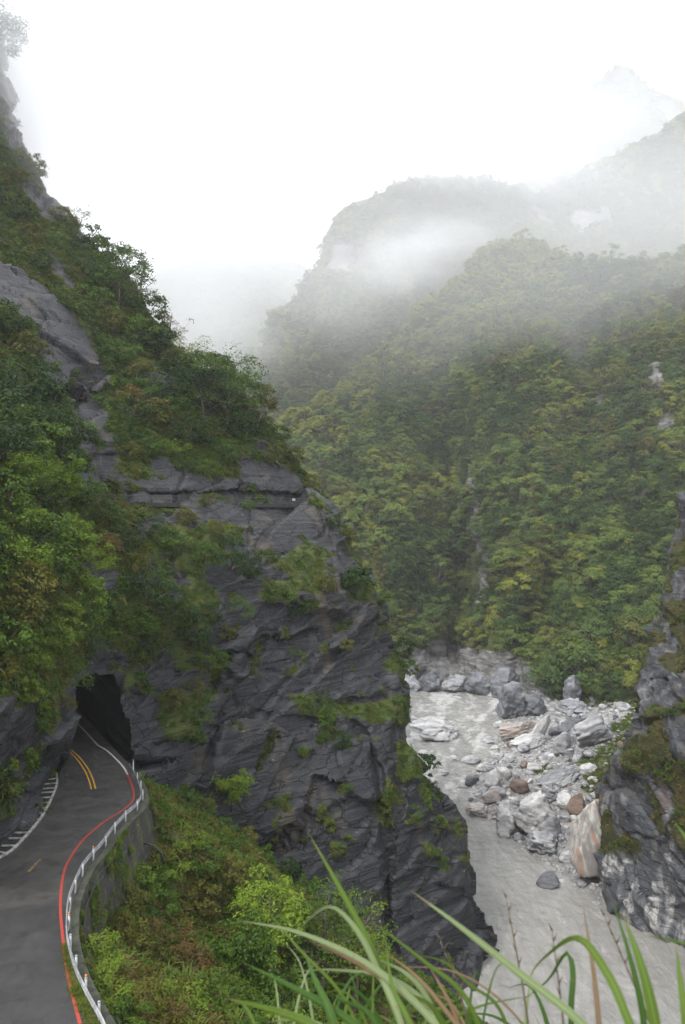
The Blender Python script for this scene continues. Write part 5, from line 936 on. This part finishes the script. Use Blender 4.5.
for pts, wp_, mt, tw in [
    ([(470, 1080, 1.4), (430, 1018, 1.45), (370, 966, 1.5), (300, 933, 1.55), (236, 920, 1.6)], 10, 'blade_pale', .4), ([(425, 1090, 1.5), (398, 1018, 1.5), (372, 950, 1.55), (342, 892, 1.6), (308, 832, 1.65)], 11, 'blade', 0), ([(420, 1090, 1.4), (398, 1015, 1.45), (380, 975, 1.5), (358, 932, 1.52), (332, 907, 1.55), (308, 920, 1.6), (294, 940, 1.62)], 9, 'blade_pale', .7),
    ([(640, 1090, 1.3), (580, 1022, 1.35), (519, 973, 1.4), (454, 922, 1.45), (410, 890, 1.5)], 12, 'blade_pale', .3), ([(410, 1000, 1.5), (372, 972, 1.5), (337, 953, 1.52), (302, 938, 1.55)], 7, 'blade_dead', .8), ([(480, 1060, 1.4), (450, 1016, 1.42), (416, 976, 1.45), (378, 948, 1.5)], 6, 'blade_dead', .5), ([(420, 1080, 1.3), (350, 1021, 1.35), (298, 990, 1.4), (242, 962, 1.45)], 11, 'blade_dark', .2),
    ([(400, 1090, 1.25), (320, 1030, 1.3), (279, 1012, 1.33), (225, 998, 1.38)], 14, 'blade', .2), ([(350, 1085, 1.3), (331, 1015, 1.35), (316, 982, 1.4), (303, 948, 1.45)], 12, 'blade_dark', .3), ([(400, 1080, 1.6), (380, 1020, 1.6), (345, 985, 1.62), (280, 985, 1.66)], 6, 'blade_dark', .9), ([(470, 1085, 1.6), (440, 1020, 1.6), (395, 980, 1.65), (335, 970, 1.7), (290, 972, 1.75)], 7, 'blade_pale', .5),
    ([(500, 1085, 1.5), (467, 1000, 1.52), (425, 962, 1.55), (363, 915, 1.6)], 7, 'blade', .4), ([(450, 1090, 1.55), (432, 1010, 1.58), (408, 975, 1.6), (368, 955, 1.65)], 9, 'blade_pale', .4), ([(480, 1090, 1.6), (455, 1015, 1.6), (440, 985, 1.62), (425, 960, 1.66)], 7, 'blade_dead', .3), ([(380, 1090, 1.5), (345, 1000, 1.55), (300, 950, 1.6), (262, 905, 1.7)], 5, 'blade', .4),
    ([(430, 1085, 1.35), (410, 1024, 1.4), (392, 985, 1.45), (386, 940, 1.5)], 8, 'blade', .2), ([(525, 1085, 1.7), (500, 1010, 1.7), (470, 985, 1.72), (440, 960, 1.75), (398, 955, 1.8)], 5, 'blade', .6), ([(365, 1085, 1.3), (330, 1035, 1.35), (300, 1020, 1.4), (268, 1022, 1.45)], 12, 'blade_pale', .5), ([(465, 1085, 1.5), (448, 1035, 1.5), (430, 1005, 1.5), (400, 990, 1.5)], 10, 'blade', .3), ([(410, 1085, 1.4), (385, 1040, 1.4), (365, 1010, 1.42), (330, 998, 1.45)], 11, 'blade_dark', .2)]: blade(ca, pts, wp_, mt, tw=tw)
for pts, wp_, mt, tw in [
    ([(655, 1090, 1.2), (628, 1020, 1.25), (608, 975, 1.3), (578, 938, 1.35), (545, 957, 1.4), (528, 978, 1.42)], 12, 'blade', .5), ([(575, 1080, 1.5), (571, 1015, 1.5), (573, 972, 1.52), (566, 953, 1.54), (548, 980, 1.56), (520, 1002, 1.58)], 8, 'blade_dark', .6), ([(605, 1090, 1.35), (599, 1024, 1.37), (593, 968, 1.4), (583, 905, 1.45)], 8, 'blade_dead', 0),
    ([(664, 1090, 1.2), (655, 1024, 1.22), (641, 965, 1.25), (622, 912, 1.3)], 17, 'blade', 0), ([(650, 1090, 1.3), (642, 1010, 1.32), (628, 950, 1.35), (612, 900, 1.4)], 9, 'blade_dark', .2), ([(690, 1090, 1.2), (686, 1024, 1.22), (681, 985, 1.25), (676, 945, 1.3)], 13, 'blade', 0), ([(770, 1010, 1.2), (720, 960, 1.25), (685, 944, 1.3), (644, 935, 1.35)], 6, 'blade', .3), ([(700, 930, 1.4), (690, 850, 1.45), (675, 822, 1.5)], 9, 'blade', .2)]: blade(cb, pts, wp_, mt, tw=tw)
for k in range(28):                                             # the tangle of thin leaves at the base of the clump
    g = rng; bx, d0 = g.uniform(255, 560), g.uniform(1.45, 2.1); dr = g.normal() * 45 - 12; tp = g.uniform(945, 1010) + abs(bx - 400) * .12; blade(ca, [(bx, 1100, d0), (bx + dr * .25, (1080 + tp) / 2, d0), (bx + dr * .7, tp + 8, d0 + .03), (bx + dr * 1.3, tp + g.uniform(-14, 20), d0 + .06)], g.uniform(3, 7), ('blade', 'blade_dark', 'blade_pale', 'blade_dark', 'blade', 'blade_dead')[k % 6], tw=g.uniform(0, .8))
for pts, r0 in [([(535, 1090, 1.7), (526, 1008, 1.7), (516, 950, 1.72), (506, 897, 1.75)], .0028), ([(570, 1090, 1.6), (561, 1002, 1.62), (552, 930, 1.65)], .0024), ([(665, 1060, 1.5), (636, 989, 1.52), (604, 915, 1.55)], .0026), ([(480, 1090, 1.8), (462, 1000, 1.8), (440, 940, 1.82)], .002)]:
    w_ = smooth([np.array([(x - CX) / F * d, d, -(y - CY) / F * d]) + CAM for x, y, d in pts], 16); mb = MB(); mb.tube(w_ - np.array(cc_.location), np.linspace(r0 * 1.3, r0 * .5, 16), 6)
    for k in range(9, 16): mb.tube([w_[k] - np.array(cc_.location), w_[k] - np.array(cc_.location) + np.array([(-1) ** k * .008, 0, .016])], [.0022, .0006], 4)
    mb.build('stalk', M['stalk'], cc_, True)

settle()
# ------------------------------------------------------------------ the air
def m_haze(name, dens, col=(.97, .98, 1.0)):
    t = NT(name); v = t.t.nodes.new('ShaderNodeVolumePrincipled'); v.inputs['Color'].default_value = (*col, 1); v.inputs['Density'].default_value = dens; v.inputs['Anisotropy'].default_value = .25; t.t.links.new(v.outputs[0], t.out.inputs['Volume']); return t.m, t, v
mh, _, _ = m_haze('haze', HAZE)
def closed_box(name, x0, x1, y0, y1, z0, z1, mat):
    mb = MB(); mb.box(((x0 + x1) / 2, (y0 + y1) / 2, (z0 + z1) / 2), np.eye(3), ((x1 - x0) / 2, (y1 - y0) / 2, (z1 - z0) / 2)); return stuff(mb.build(name, mat))
closed_box('haze', -1100, 1100, -120, 1750, -4.2, 620, mh)
def mist(px_, py_, D, rx, ry, rz, dens, seed, sharp=.55, ns=2.2):
    """A bank of cloud: an ellipsoid whose density thins out in shreds towards its rim."""
    import bmesh
    bm = bmesh.new(); bmesh.ops.create_icosphere(bm, subdivisions=3, radius=1.0); me = bpy.data.meshes.new('mist'); bm.to_mesh(me); bm.free()
    m, t, v = m_haze('mist', dens); oc = t.t.nodes.new('ShaderNodeTexCoord').outputs['Object']; ln = t.t.nodes.new('ShaderNodeVectorMath'); ln.operation = 'LENGTH'; t.t.links.new(oc, ln.inputs[0])
    mp = t.t.nodes.new('ShaderNodeMapping'); t.t.links.new(oc, mp.inputs[0]); mp.inputs['Location'].default_value = (seed * 3.1, seed * 1.7, seed); n = t.noise(mp.outputs[0], ns, 4, .6, .4)
    d = t.math('MULTIPLY', t.ramp(ln.outputs['Value'], 1.0, .25), t.ramp(t.math('ADD', n, t.math('MULTIPLY', t.ramp(ln.outputs['Value'], .9, .1), .25)), sharp - .12, sharp + .2)); t.set(v, 'Density', t.math('MULTIPLY', d, dens))
    o = stuff(link_mesh('mist', me, m)); o.location = P(px_, py_, D); o.scale = (rx, ry, rz); return o
for a in MIST: mist(*a)
print('script', round(time.time() - T0, 1), 's; trees', len(keep), 'boulders', got)
